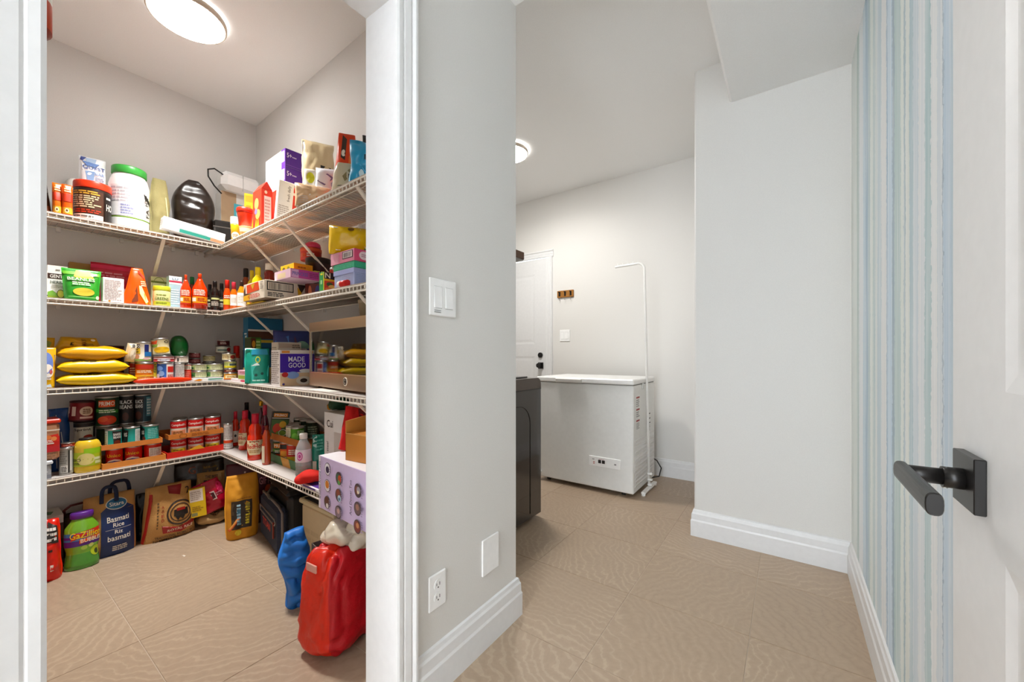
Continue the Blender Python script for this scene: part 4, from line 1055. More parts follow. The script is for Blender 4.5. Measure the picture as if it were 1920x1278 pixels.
bag('snack_bag', 'small black bag top behind the sky blue bag', 'bag', fc('B', 680, 704, 256, Z1, .09), .05, '#1b1a1a', [], amp=.006, seed=19)
# hung inside the pantry just behind the near door frame
q = on_x(89, 80, -1.13); P = (-1.112, .057, q.z, .0, .092, .36)
o = lathe_thing('spray_canister', 'red and white canister hung high inside the pantry door frame', 'canister', P, [(.55, 0.004, '#7e2a1c'), (.60, 0.0, '#8e3320'), (.84, .0, '#8e3320'), (1, .012, '#c4512f'), (1, .14, '#c4512f'), (1, .15, '#e8e4d6'), (1, .9, '#e8e4d6'), (.5, 1, '#c9c9c7')], [('r', -.9, -.1, .45, .62, '#23211f'), ('t', 'G', -.8, -.2, .47, .6, '#e8e4d6'), ('n', -.9, .2, .28, .36, 2, '#5b5751')], dz=(.05, .9))
o.rotation_euler = (0, 0, PI / 2 + .9)
g = G(); g.box(-1.062, -1.048, .01, .058, P[2] + .10, P[2] + .30, BLACK, .002); g.tube([(-1.112 + .0495 * math.cos(t), .057 + .0495 * math.sin(t), P[2] + .26) for t in [2 * PI * i / 20 for i in range(20)]], .003, BLACK, 6, True)
o = g.build('canister_bracket'); tag(o, 'black bracket holding the red and white canister inside the pantry', 'bracket')

# ================================================================== SECOND SHELF, far wall
carton('cracker_box', 'white box cut by the door frame on the second shelf', 'box', fa(66, 89, 506, Z2, .28), .1, '#efece6', [('r', .5, 1, .05, .1, '#5a4c86'), ('n', -.2, .9, .3, .6, 4, '#b5aca0')])
P = fa(88.5, 127, 498, Z2, .225)
carton('herbal_box', 'white herbal tea box with a brown band and lemons', 'box', P, .07, '#f2f0ea', [('r', -1, 1, .60, .76, '#3b241b'), ('t', 'GENTLE', -.75, .95, .63, .73, '#f4efe6'), ('t', 'HERBAL', -.7, .95, .46, .55, '#4a5a4a'), ('r', -1, 1, 0, .1, '#8da33a'), ('p', [(-1, .1), (-1, .2), (-.5, .26), (0, .16), (.4, .1)], '#7fae4a'), ('e', .3, .17, .38, .13, '#e9df6c'), ('o', .3, .17, .38, .13, .15, '#55602f'), ('n', -.6, .7, .33, .42, 2, '#b5b0a6'), ('r', -.2, .25, .86, .89, '#8a8379')], T=[('r', -1, 1, 0, 1, '#a98b4a')])
carton('tea_box', 'tan flat box behind the green pouch', 'box', fa(130, 190, 494, Z2, .07), .04, '#a9743a', [('r', -1, 1, .8, 1, '#a9843f'), ('r', -1, 1, .3, .78, '#3f7a3a')])
P = fa(117, 193, 503, Z2, .30)
bag('snack_pouch', 'bright green stand-up snack pouch on the second shelf', 'pouch', P, .07, '#3c9c38', [('r', -.96, .9, .80, .9, '#7cc143'), ('p', [(-.3, .95), (.4, .95), (.6, .72), (.0, .6), (-.45, .74)], '#e7cf3a'), ('r', -.75, .62, .60, .70, '#58ad45'), ('t', 'BEANLES', -.78, .66, .61, .71, '#eef4e2'), ('n', -.55, .5, .46, .58, 2, '#e2efcf'), ('e', .05, .25, .6, .13, '#d9c548'), ('r', -.8, .9, .07, .1, '#8fd07a'), ('e', .85, .1, .12, .06, '#dfe8c8'), ('p', [(.4, .84), (.75, .9), (.8, .84), (.5, .78)], '#d9efc2')], amp=.004, seed=21, wf=lambda v: .86 + .14 * v, tilt=-.03)
bag('snack_pouch', 'large crimson bag behind the nutrition box', 'pouch', fa(172, 255, 494, Z2, .15), .06, '#c22646', [('r', -1, 1, .86, .95, '#d63a63'), ('n', -.8, .6, .6, .8, 3, '#dd8a96'), ('r', .45, .75, .32, .42, '#e8c9c9')], amp=.006, seed=22, crease=.006)
carton('cereal_box', 'white box showing a printed ingredients panel', 'box', fa(193, 232.5, 521, Z2, .29), .06, '#f0edea', [('n', -.85, .85, .08, .92, 13, '#c9b9b6'), ('e', -.4, .05, .12, .03, '#d99a3a')])
P = fa(232, 288, 501, Z2, .275)
bag('chip_bag', 'orange triangular snack bag with a chip picture', 'pouch', P, .08, '#e2661a', [('p', [(-.9, .02), (-.12, .8), (-.05, .02)], '#e98a2a'), ('p', [(-.5, .05), (-.15, .5), (-.05, .1)], '#7a3a1e'), ('p', [(.02, .5), (.5, .3), (.9, .05), (.5, .02), (.05, .3)], '#efb52e'), ('p', [(.05, .52), (.3, .5), (.7, .1), (.5, .05), (.1, .3)], '#f3e0b0'), ('n', .25, .85, .5, .66, 3, '#f6dcae'), ('p', [(.1, .95), (.8, .8), (.75, .7), (.12, .86)], '#b83a12')], amp=.004, seed=23, wf=lambda v: 1 - .62 * v ** 1.1, flat=True)
carton('tea_box', 'pale green box between the orange bag and the wall', 'box', fa(283, 313, 519, Z2, .17), .06, '#cdd3a8', [('r', -1, 1, .8, .86, '#6b7a3a'), ('n', -.7, .7, .2, .7, 5, '#9aa27a'), ('o', 0, .5, .98, .5, .05, '#7d8a55')])
P = fc('A', 286.5, 320, 537, Z2, .25)
lathe_thing('greens_tub', 'short lime tub with a yellow green lid on the second shelf', 'tub', P, [(.96, 0, '#e6e9a0'), (1, .03, '#e6e9a0'), (1, .74, '#e6e9a0'), (.96, .78, '#e6e9a0')], [('r', -.9, .9, .05, .3, '#c9d24a'), ('t', 'GREENS', -.62, .6, .38, .58, '#5b6a2a'), ('n', -.5, .5, .7, .8, 1, '#7d8a3a'), ('n', -.5, .5, .12, .24, 2, '#7d8a3a')], [(1.0, .77, '#c5cc3a'), (1.02, .79, '#ccd23e'), (1.02, .97, '#c5cc3a'), (.97, 1, '#d4da52')], dz=(.03, .74))
carton('tea_box', 'pale blue and white box behind the orange sauce bottles', 'box', fa(317, 341, 518, Z2, .26), .05, '#a9c9d6', [('r', -1, 1, .74, 1, '#e9eef0'), ('r', -1, 1, .80, .86, '#b9405a'), ('n', -.7, .7, .1, .6, 7, '#dce9ee'), ('t', 'LU', -.5, .4, .88, .95, '#4a6a8a')])
SA = [(.88, 0), (1, .03), (1, .50), (.94, .58), (.55, .74), (.40, .80), (.36, .84)]
for x0, x1, pt, d, lb in ((337.5, 359, 515, .27, 'orange chilli sauce bottle, the smaller of a pair'), (359.5, 389.5, 513, .285, 'orange chilli sauce bottle, the larger of a pair')):
    P = fc('A', x0, x1, pt, Z2, d)
    bottle('sauce_bottle', lb, P, '#e0480f', SA, [('r', -.8, .8, .0, .42, '#f0a01c'), ('r', -.9, .9, -.1, -.02, '#c93a10'), ('n', -.6, .6, .5, .9, 4, '#f6e4d0'), ('r', -.8, -.35, .1, .34, '#f3ead8'), ('n', -.2, .7, .1, .36, 3, '#b94a14')], '#e04f16', .82, .24, dz=(.16, .58))
bottle('sauce_bottle', 'sauce bottle with a green cap behind the orange pair', fc('A', 352, 368, 519, Z2, .15), '#7a2a12', SA, (), '#1f8a4a', .78, .5)
SOY = [(.95, 0), (1, .02), (1, .58), (.85, .68), (.42, .78), (.38, .84)]
for x0, x1, pt, d, lb in ((386, 401, 533, .17, 'dark soy sauce bottle next to the orange bottles'), (394, 412, 527, .25, 'dark soy sauce bottle with a pale label in the shelf corner'), (408, 423, 531, .20, 'dark soy sauce bottle touching the red-capped bottles')):
    bottle('soy_bottle', lb, fc('A', x0, x1, pt, Z2, d), '#1a1210', SOY, [('r', -.8, .8, .1, .9, '#2a221a'), ('r', -.6, .8, .62, .74, '#c9cf8a'), ('n', -.6, .7, .2, .5, 3, '#c9c2b2')], '#141212', .8, .46, dz=(.06, .56))
# second shelf, doorway side
bottle('sauce_bottle', 'orange sauce bottle with a tall red cap at the shelf corner', fc('B', 418.5, 433.5, 525, Z2, .275), '#e0561a', SA, [('r', -.8, .8, .2, .6, '#d9c23a'), ('n', -.6, .6, .65, .9, 2, '#f3e4d0')], '#cf2f1c', .66, .58, dz=(.1, .55))
bottle('sauce_bottle', 'orange sauce bottle with a pink cap and white label', fc('B', 431, 446, 529, Z2, .27), '#e0701c', SA, [('r', -.75, .75, .1, .95, '#f1ece4'), ('n', -.5, .5, .3, .7, 4, '#c2b5aa')], '#c83a4e', .66, .55, dz=(.1, .56))
bottle('sauce_bottle', 'amber sauce bottle with a tall white label beside the case', fc('B', 444, 462, 527, Z2, .275), '#e08a1c', SA, [('r', -.8, .8, .02, .98, '#f1eeea'), ('n', -.55, .55, .2, .8, 5, '#cbbfb5')], '#33201a', .78, .4, dz=(.06, .56))
bottle('sauce_bottle', 'brown sauce bottle with a black cap behind the mustard', fc('B', 451, 471, 503, Z2, .16), '#a8501c', SA, [('r', -.8, .8, .2, .9, '#c9862e')], '#17120f', .80, .5, dz=(.1, .56))
MU = [(.9, 0), (1, .03), (1, .56), (.82, .70), (.42, .78), (.40, .82)]
for x0, x1, pt, d, lb in ((463, 482, 507, .20, 'yellow mustard bottle, the nearer the corner of two'), (471, 496, 501, .235, 'yellow mustard bottle, the larger of two')):
    bottle('mustard_bottle', lb, fc('B', x0, x1, pt, Z2, d), '#ecd012', MU, [('e', 0, .5, .7, .4, '#d8402a'), ('n', -.4, .4, .35, .6, 2, '#f4e9c0')], '#f0da22', .8, .42, dz=(.1, .54))
bottle('ketchup_bottle', 'red ketchup bottle with a white cap behind the case', fc('B', 494, 516, 494, Z2, .15), '#8e2a16', [(.9, 0), (1, .03), (1, .5), (.9, .62), (.95, .66), (.86, .72), (.9, .80), (.7, .84)], [('r', -.9, .9, .1, .7, '#d6a488')], '#efe9dc', .85, .74, dz=(.1, .5))
P, s = fbb(457, 497, 597, 522, Z2 + .0095, .345)
P = mod(P, h=.088)
o = carton('shipping_case', 'open white case with a barcode overhanging the second shelf', 'box', P, .26, '#efe4d0', F=[('p', [(-1, .55), (-.85, .95), (-.8, .45), (-.2, .36), (-1, .3)], '#2b211c'), ('p', [(-.7, .92), (.4, .97), (.5, .5), (-.65, .42)], '#e2561e'), ('p', [(-.3, .9), (.1, .93), (-.1, .6)], '#d9b53a'), ('p', [(-1, .32), (-.35, .36), (-.4, .02), (-1, .02)], '#ecb91e'), ('o', -.0, .22, .55, .14, .12, '#c9402a'), ('n', -.3, .45, .12, .32, 3, '#c9402a'), ('n', .62, .9, .5, .95, 5, '#8f877c'), ('r', .97, 1, 0, 1, '#6d6152')],
    R=[('r', -.94, .02, .42, .94, '#1d1a18'), ('r', -.90, -.02, .48, .88, '#efe4d0'), ('b', -.86, -.06, .50, .86, '#5f5344'), ('n', -.92, -.3, .08, .34, 3, '#2b2723'), ('p', [(.16, .95), (.5, .95), (.3, .4)], '#3b2722'), ('p', [(.16, .8), (.2, .05), (.55, .05)], '#eab61f'), ('p', [(.3, .4), (.5, .9), (.95, .9), (.95, .1), (.55, .08)], '#d9c7b6')], fm={'B': '#a58f78'}, c=.0008, roll=-.0)
bag('snack_pouch', 'yellow packet flattened under the white case', 'pouch', mod(fb(458, 492, 566, Z2, .315), h=.03), .009, '#e6c61c', [], kind='pillow', lay=True, amp=.001)
z5 = Z2 + .0095 + .088
P, s = fbb(515, 545, 599, 508, z5, .295); P = mod(P, h=.042)
carton('puzzle_box', 'flat pink and purple box lying on the white case', 'box', P, .145, '#e7c6d8', F=[('r', -1, 1, 0, 1, '#e6c0cf'), ('r', -.6, .4, .1, .7, '#e9cfa6')], R=[('r', -1, 1, 0, 1, '#c2529a'), ('r', -.98, -.5, .05, .95, '#dba6d2'), ('t', 'PRINCESS', -.9, .1, .3, .7, '#5566b0'), ('n', .2, .9, .2, .8, 3, '#8e3a78')], T=[('r', -1, 1, 0, 1, '#d98ab4')])
P, s = fbb(526, 551, 573, 497, z5 + .0425, .265); P = mod(P, h=.036)
carton('candy_box', 'flat yellow box on the pink and purple box', 'box', P, .09, '#e9c81c', F=[('e', -.5, .5, .2, .2, '#6a5a1a'), ('e', .2, .5, .2, .2, '#8a8a20')], R=[('r', -1, 1, 0, 1, '#eba21a'), ('n', -.6, .4, .3, .7, 1, '#a85a14')])
# stack of round tins
zz = Z2
DK = '#2f1519'
for (x0, x1, pt, col, rim, deco, lb) in ((572, 622, 521, '#6a2420', '#2a1414', [('e', -.5, .5, .12, .4, '#d9805a'), ('e', -.05, .5, .14, .42, '#4a3f86'), ('e', .35, .5, .12, .38, '#c9603e'), ('r', -1, 1, .04, .12, '#c9a05a')], 'dark round tin at the bottom of the tin stack'),
                                      (573, 621, 486, '#3a1a1c', '#1d0f10', [('r', -1, 1, .1, .34, '#141010'), ('n', -1, 1, .1, .36, 2, '#d8cf6a'), ('e', -.2, .22, .16, .14, '#d8c93a')], 'dark patterned round tin in the middle of the tin stack'),
                                      (563, 603, 467, '#c23a2a', '#d9623e', [('n', -.3, .3, .3, .8, 2, '#e8d9d2'), ('r', -.9, -.4, .3, .7, '#d9603a')], 'red round tin near the top of the tin stack')):
    P = fc('B', x0, x1, pt, zz, .10)
    lathe_thing('cookie_tin', lb, 'tin', P, [(.96, 0, col), (1, .02, col), (1, .7, rim), (1.03, .72, rim), (1.03, .96, rim), (.98, 1, rim)], deco, dz=(.02, .7))
    zz += P[5]
P = mod(fc('B', 571, 602, 456, zz, .10), h=.032)
lathe_thing('cookie_tin', 'small pink domed tin crowning the tin stack', 'tin', P, [(1, 0, '#d8486e'), (1, .3, '#d8486e'), (.92, .7, '#e0587c'), (.55, 1, '#e0587c')])
P, s = fbb(598.5, 608, 632, 509, Z2, .285)
carton('spice_box', 'green and black food box standing beside the tin stack', 'box', P, min(s, .09), '#2f9a54', F=[('e', 0, .9, .5, .05, '#e9d83a'), ('r', .7, 1, 0, 1, '#d9d23a'), ('r', -.4, .3, .4, .6, '#a9d8a0')], R=[('r', -1, 1, 0, 1, '#c9421c'), ('r', -1, 1, .66, 1, '#2a1512'), ('t', 'N', -.9, -.1, .70, .96, '#efe2c2'), ('r', -1, 1, .56, .66, '#e2a81c'), ('e', -.2, .40, .5, .1, '#3f4a1c'), ('e', .2, .28, .6, .1, '#e8b45a'), ('e', -.3, .16, .6, .08, '#e07a3a'), ('n', -.9, .9, .02, .1, 1, '#f3c98a')])
can('tin_can', 'red and white can behind the pale blue gift boxes', fc('B', 618, 632, 503, Z2, .22), '#c8301f', [('r', -.8, .8, .4, .7, '#efe3da')])
P = fc('B', 628, 646, 531, Z2, .29); rr = .0145
o = lathe_thing('spice_jar', 'small jar with a red lid lying at the shelf edge', 'jar', (P[0], P[1] - .0, Z2 + rr, BT, rr * 2, .06), [(1, 0, '#efe8e2'), (1, .3, '#d8342e'), (.98, 1, '#d8342e')], tilt=0)
o.rotation_euler = (Matrix.Rotation(BT, 3, 'Z') @ Matrix.Rotation(PI / 2, 3, 'Y')).to_euler()
P, s = fbb(627, 664, 700, 531, Z2, .285)
carton('wooden_tray', 'thin dark board under the pale blue gift box', 'board', mod(P, h=.008, wp=.01), .16, '#4a3a30')
zb = Z2 + .0082
P, s = fbb(627, 664, 700, 513, zb, .28)
BB1 = mod(P, h=.05)
o = carton('gift_box', 'pale blue gift box, lowest of the pastel box stack', 'box', BB1, .15, '#a9b4dc', F=[('n', -.9, .9, .1, .9, 6, '#b6c0e2')], R=[('n', -.9, .9, .1, .9, 6, '#98a6d4')])
g = G(); w_ = BB1[4]; g.box(-w_ / 2 - .003, w_ / 2 + .003, -.003, .153, .048, .068, mat('#a3addb', .5), .001); g.build('box_lid', o)
P, s = fbb(625, 664, 700, 486, zb + .0685, .283)
carton('gift_box', 'mint green box between the pale blue and the pink box', 'box', mod(P, h=.026), .155, '#46b08a', F=[('n', -.9, .9, .1, .9, 3, '#58bd98')])
P, s = fbb(620.5, 664, 700, 462, zb + .095, .285)
PKB = mod(P, h=.047)
carton('gift_box', 'pink box with a barcode on top of the pastel box stack', 'box', PKB, .155, '#e58aa6', F=[('r', -1, -.3, 0, 1, '#eca6ba'), ('r', .02, .9, .28, .92, '#3a2429'), ('r', .08, .84, .35, .86, '#e8d9d4'), ('b', .14, .78, .4, .8, '#4a3a3c')],
       R=[('r', -1, 1, 0, 1, '#dc5f86'), ('e', -.45, .5, .28, .36, '#f2dbe0'), ('n', -.6, -.3, .35, .65, 2, '#b98a98')])
P = mod(fc('B', 617, 702, 427, zb + .1425, .22), )
bag('snack_bag', 'shiny yellow bag lying on the pink box', 'bag', P, .10, mat('#e6bf14', .25, 0, 'plain', .3, 14), [('p', [(-.8, .9), (-.62, .9), (-.5, .1), (-.7, .1)], '#efe7d8'), ('e', -.05, .85, .14, .08, '#7a5a1a'), ('p', [(.35, .9), (.7, .6), (.6, .2), (.3, .5)], '#d8d2bc'), ('p', [(.5, .2), (.95, .3), (.9, .05), (.6, .02)], '#5f8a3a'), ('p', [(.55, .95), (.95, .8), (.9, .6), (.7, .7)], '#b98a2a')], kind='pillow', amp=.008, seed=27, flat=True)
# ================================================================== THIRD SHELF, far wall
bag('baby_food_bag', 'blue and yellow bag with a pale oval cut by the door frame', 'pouch', fa(58, 107, 651, Z3, .295), .08, '#e0b22a', [('r', -1, .92, .0, .82, '#3f57a8'), ('e', .25, .62, .5, .26, '#6f86c6'), ('e', .3, .42, .44, .17, '#ece4d8'), ('e', .55, .4, .12, .05, '#c96a6a'), ('n', -.1, .6, .2, .3, 2, '#dfe4f2'), ('p', [(.2, .02), (.95, .4), (.95, .02)], '#5273c6'), ('p', [(0, .06), (.5, .1), (.6, .02), (.0, .02)], '#cfe2f2')], amp=.003, seed=31, flat=True)
bag('snack_bag', 'small green topped bag behind the blue and yellow bag', 'bag', fa(72, 105, 632, Z3, .20), .07, '#c9a51c', [('p', [(-.4, .98), (.6, .9), (.3, .8), (-.5, .86)], '#7d8a2a'), ('r', -.5, .9, .7, .78, '#efe8d8')], amp=.006, seed=32, flat=True)
YB_ = '#ecbc10'
for k, (x0, x1, pt, zl, d, t_, lb, c) in enumerate(((106, 258, 0, 0.001, .30, .064, 'yellow bag lying lowest in the pile of four yellow bags', '#e9c416'), (107, 244, 0, .062, .298, .070, 'yellow bag second from the bottom of the yellow pile', '#e9bf12'), (109, 241, 0, .129, .292, .072, 'golden yellow bag third from the bottom of the yellow pile', '#e5a90f'))):
    P = fa(x0, x1, 600, Z3 + zl, d); P = mod(P, h=.17)
    deco = [('n', -.6, .1, .05, .2, 2, '#4a4210'), ('n', -.2, .8, .3, .6, 4, '#b58a10')] if k < 2 else []
    o = bag('flour_bag', lb, 'bag', P, t_, film(c), deco, kind='slab', lay=True, amp=.007, fr=14, seed=40 + k, crease=.004, eu=8)
    if k < 2:
        S = lambda u, v, f, P=P, t_=t_: (u * P[4] / 2, -.002 - f - .006 * (1 - abs(v - .5)), t_ * v)
P = fa(103, 197, 632, Z3 + .185, .21)
bag('flour_bag', 'crumpled yellow bag with black letters on top of the yellow pile', 'bag', mod(P, hm=1.0), .10, '#d9ac10', [('tr', 'MAYI', .05, .3, .3, .85, '#5a2a14'), ('r', -.45, -.3, .3, .55, '#2f2a12'), ('n', .3, .65, .3, .5, 2, '#6a5a14'), ('e', .7, .8, .12, .1, '#f1e6c8')], kind='sack', amp=.012, seed=45, crease=.012, wf=lambda v: 1 - .25 * v, flat=True)
can('tin_can', 'dark red can behind the yellow bags', fc('A', 196, 233, 648, Z3, .09), '#5a1418', [('r', -1, 1, .78, .95, '#7e2a26')], mat('#3a2420', .4, .5))
bag('milk_pouch', 'cream bottle shaped pouch tipped against the yellow and blue can', 'pouch', fa(235, 254, 643, Z3 + .12, .27), .04, '#dcc9a4', [('r', -.3, .8, .76, .98, '#efe9dc'), ('r', -.05, .5, .80, .96, '#221d1a'), ('e', .3, .4, .6, .28, '#ece0c6')], kind='pillow', amp=.003, seed=46, roll=.12, flat=True)
# cans on the third shelf: lower row, upper row
zl = Z3
P = fc('A', 253, 289, 679, zl, .235); c1 = P
can('tin_can', 'orange and red can carrying the yellow and blue can', P, '#e08a2a', [('r', -1, 1, .72, .96, '#c2402a'), ('n', -.7, .7, .5, .66, 2, '#f3e6c8'), ('r', -1, 1, .30, .38, '#e9c24a'), ('n', -.5, .5, .1, .26, 2, '#f6d48a')])
can('tin_can', 'red can half hidden by the yellow bags', fc('A', 241, 259, 678, zl, .17), '#a82420', [('n', -.6, .8, .3, .8, 4, '#efd9c2')])
P = fc('A', 251, 284, 641, zl + c1[5], .235)
can('tin_can', 'tall can with yellow, blue and white label stacked near the cream pouch', P, '#efe6d2', [('r', -1, -.25, .74, .95, '#1f1c1c'), ('t', 'NIDO', -.9, -.25, .76, .92, '#efe6d2'), ('r', -1, -.2, .42, .72, '#ddb92a'), ('n', -.9, -.3, .46, .7, 2, '#4a3c14'), ('r', .15, .55, .5, .95, '#232a66'), ('r', .15, .95, .26, .52, '#2f7ab8'), ('e', -.5, .24, .22, .14, '#d9a07a'), ('r', -1, 1, .0, .1, '#8fae5a'), ('e', .3, .12, .3, .06, '#e9b8b8')])
carton('snack_box', 'narrow green and yellow packet wedged between the cans', 'box', fc('A', 287, 294, 679, zl, .25), .04, '#d9c83a', [('n', -.8, .8, .5, .95, 5, '#4a5a1a'), ('r', -1, .4, .1, .3, '#efe6d2')])
P = fc('A', 293.5, 326, 679, zl, .255); c2 = P
can('tin_can', 'blue and white can with a red panel on the third shelf', P, '#3f6fc0', [('r', .1, .92, .02, .98, '#efe2da'), ('r', .2, .88, .52, .86, '#d2352a'), ('n', .2, .85, .1, .4, 3, '#b9463c'), ('e', -.5, .75, .3, .14, '#79a0dc'), ('e', -.35, .45, .28, .16, '#8fb2e6'), ('e', -.7, .3, .2, .14, '#dfe8f6'), ('e', -.2, .15, .2, .1, '#e6ecf6')])
P = fc('A', 287, 327, 667, zl + c2[5], .245); c3 = P
can('tuna_tin', 'flat red and white tin under the tilted cream can', P, '#b8444a', [('r', -1, 1, .62, .78, '#efd9d6'), ('e', 0, .3, .5, .26, '#e9e2e6'), ('n', -.3, .3, .2, .4, 1, '#7a8ab0')])
P = fc('A', 285, 321, 634, zl + c2[5] + c3[5] + .004, .235)
can('tin_can', 'cream and orange can tilted on the flat red tin', mod(P, wm=.95), '#f1e3b2', [('p', [(-1, .95), (-.5, .9), (-.2, .98), (-.3, .7), (-1, .74)], '#e0602a'), ('p', [(-.9, .62), (-.2, .7), (-.3, .5), (-.8, .48)], '#8fae4a'), ('e', .1, .28, .75, .22, '#e6b91e'), ('o', .55, .84, .2, .1, .4, '#1f1c1a'), ('n', -.5, .5, .04, .1, 1, '#b5955a')], roll=-.10)
blob('produce_bag', 'dark green bag bulging behind the tilted cream can', 'bag', fc('A', 317, 353, 628, zl + .142, .19), .11, mat('#0f5a26', .25, 0, 'plain', .4, 14), amp=.008, seed=48, e=.85)
P = fc('A', 327, 346, 680, zl, .265); c4 = P
can('tin_can', 'white can with a printed text panel next to the blue can', P, '#ecebe8', [('n', -.85, .85, .06, .94, 11, '#b9b4ae')])
P = fc('A', 327, 353.5, 667, zl + c4[5], .25)
can('tuna_tin', 'flat white tin under the dark green bag', P, '#e9e0d4', [('r', -.5, -.25, .2, .8, '#55504a'), ('n', -.1, .7, .2, .8, 3, '#c9b5a0')])
P = fc('A', 345, 359, 681, zl, .245); c5 = P
can('tin_can', 'small red can with a cream top band by the white can', P, '#d5402e', [('r', -1, 1, .70, .96, '#efe6cf'), ('n', -.6, .6, .74, .92, 2, '#6a5a44'), ('n', -.6, .6, .1, .6, 4, '#e88a76')])
# tuna tins
for k, (x0, x1, lb) in enumerate(((358, 388, 'near the red can'), (386, 418, 'next to the shelf corner'))):
    h1 = 0
    for lv, (pt, nm_) in enumerate(((690, 'lower'), (677, 'upper'))):
        P = fc('A', x0, x1, pt, zl + h1 + .018, .235)
        can('tuna_tin', '%s pale green tuna tin of the pair %s' % (nm_, lb), mod(P, h=.042), '#d9dcae', [('r', -1, -.35, .1, .9, '#4f7a44' if lv == 0 else '#9fae6a'), ('n', -.3, .9, .15, .85, 3, '#a8a884'), ('e', -.7, .4, .2, .2, '#2f5a3a')])
        h1 += .0425
    if k == 0:
        can('tuna_tin', 'cream tuna tin behind the pair near the red can', mod(fc('A', 380, 404, 655, zl + h1 + .03, .16), h=.04), '#e2d6a4', [('n', -.8, .8, .2, .7, 2, '#8a7a4a'), ('r', -1, 1, .8, .95, '#6a5a1a')])
        can('tuna_tin', 'dark tin under the cream tuna tin', mod(fc('A', 379, 405, 669, zl + h1 - .012, .16), h=.041), '#2c2a26', [('n', -.8, .8, .2, .7, 2, '#b9b4a2')])
for lv in range(2):
    can('tuna_tin', ('lower' if lv == 0 else 'upper') + ' dark red tin behind the pale green tins', mod(fc('A', 354, 376, 660, zl + .10 + .036 * lv, .15), h=.035), '#7e2028', [('n', -.8, .8, .2, .8, 3, '#c98a86')])
P = mod(fa(362, 420, 703, zl, .295), h=.017)
carton('tissue_packet', 'flat white packet with green stripes under the tuna tins', 'packet', P, .20, '#f0efec', [('r', -.05, .92, .5, .85, '#2f8a72'), ('r', -.05, .92, .15, .3, '#7fb5c6'), ('p', [(-.98, .3), (-.6, .9), (-.4, .5), (-.6, .1)], '#e0921c')])
blob('plastic_bag', 'orange red plastic bag spread in front of the cans', 'bag', mod(fa(250, 361, 702, zl, .293), h=.03), .018, '#e8481c', amp=.006, seed=50, fr=14)
# corner tins standing on the doorway-side shelf
zc_ = Z3
for (x0, x1, hh, col, deco, lb, nm) in ((419, 446, .046, '#eba81e', [('r', -.6, .7, .2, .75, '#f3dfa8'), ('r', -1, 1, 0, .14, '#d9701a'), ('n', -.4, .5, .35, .6, 2, '#a87a3a')], 'orange yellow tin at the foot of the corner tin stack', 'food_tin'), (420, 444, .024, '#6e2a14', [('n', -.5, .3, .3, .8, 1, '#d9b58a')], 'brown tin above the orange yellow corner tin', 'food_tin'), (420, 444, .05, '#d6dc8a', [('r', -1, 1, 0, .3, '#dfcf2e'), ('r', -.1, .8, .4, .7, '#4a5a5e'), ('n', -.9, -.2, .45, .8, 2, '#8a9a4a')], 'lime tin in the middle of the corner tin stack', 'food_tin'), (416, 442, .047, '#efe0b2', [('e', .5, .5, .35, .35, '#b84a3a'), ('n', -.8, .1, .2, .8, 3, '#b59a6a')], 'cream and red tin high in the corner tin stack', 'food_tin'), (404, 433, .045, '#dfe2cf', [('r', -.6, .4, .3, .5, '#2f5a5a'), ('e', .6, .5, .25, .4, '#a83a3a')], 'pale tin with a teal stripe high in the corner tin stack', 'food_tin'), (407, 431, .036, '#5a1c22', [('n', -.4, .4, .2, .8, 2, '#d9c2b8')], 'small dark red tin crowning the corner tin stack', 'food_tin')):
    P = fc('B', x0, x1, 700, zc_, .25)
    can(nm, lb, mod(P, h=hh), col, deco, group=None, cat='tin'); zc_ += hh + .0004
bottle('spice_bottle', 'red capped spice bottle beside the corner tin stack', fc('B', 437, 450, 648, Z3, .17), '#c93a22', [(.95, 0), (1, .02), (1, .68), (.9, .7)], [('r', -.8, .8, .3, .95, '#efd9c2')], '#e02a18', .7, .9, dz=(.05, .66))
for (x0, x1, pt, h0, hh, c, deco, lb) in ((433, 466, 0, 0, .016, '#f3e6ea', [('e', .4, .5, .3, .4, '#cf3a62')], 'flat white and pink box at the shelf edge beside the teal pouch'), (446, 464, 0, .0165, .026, '#efe8c8', [('r', -.9, .5, .15, .85, '#a8b83a'), ('r', .7, .85, .1, .9, '#a8642a')], 'small cream and green box in the little box stack'), (446, 464, 0, .043, .026, '#efb8c8', [('n', -.6, .6, .3, .7, 2, '#c95a7a')], 'small pink box topping the little box stack')):
    carton('tea_box', lb, 'box', mod(fb(x0, x1, 700, Z3 + h0, .285), h=hh), .07, c, deco)
# third shelf, doorway side
P, s = fbb(456, 465, 530, 594, Z3, .205)
carton('cereal_box', 'tall teal cereal box at the back of the third shelf', 'box', P, s, '#1f6d92', F=[('tr', 'cereal', -.5, .5, .3, .75, '#e6eef2'), ('r', -1, 1, 0, .2, '#e3d28a')],
       R=[('r', -1, 1, .66, .78, '#5a3a26'), ('r', -1, 1, .78, .81, '#e9e6de'), ('r', -.98, -.4, .56, .68, '#131516'), ('e', -.68, .62, .12, .035, '#e6e6e2'), ('r', -.4, 1, .60, .645, '#d3bf4a'), ('r', -1, 1, .40, .52, '#16506a'), ('tr', 'oats', -.95, -.6, .2, .5, '#eef2f2'), ('r', -1, 1, 0, .2, '#e0d08a')])
carton('snack_box', 'open tan box with a blue flap in the corner of the third shelf', 'box', fc('B', 438, 461, 622, Z3, .10), .08, '#8a6a4c', [('r', -1, 1, .7, 1, '#a8866a'), ('r', .2, 1, .88, 1, '#3a86a8'), ('r', -1, 1, 0, .6, '#5a2c22')])
P, s = fbb(459, 471, 508, 632, Z3, .262)
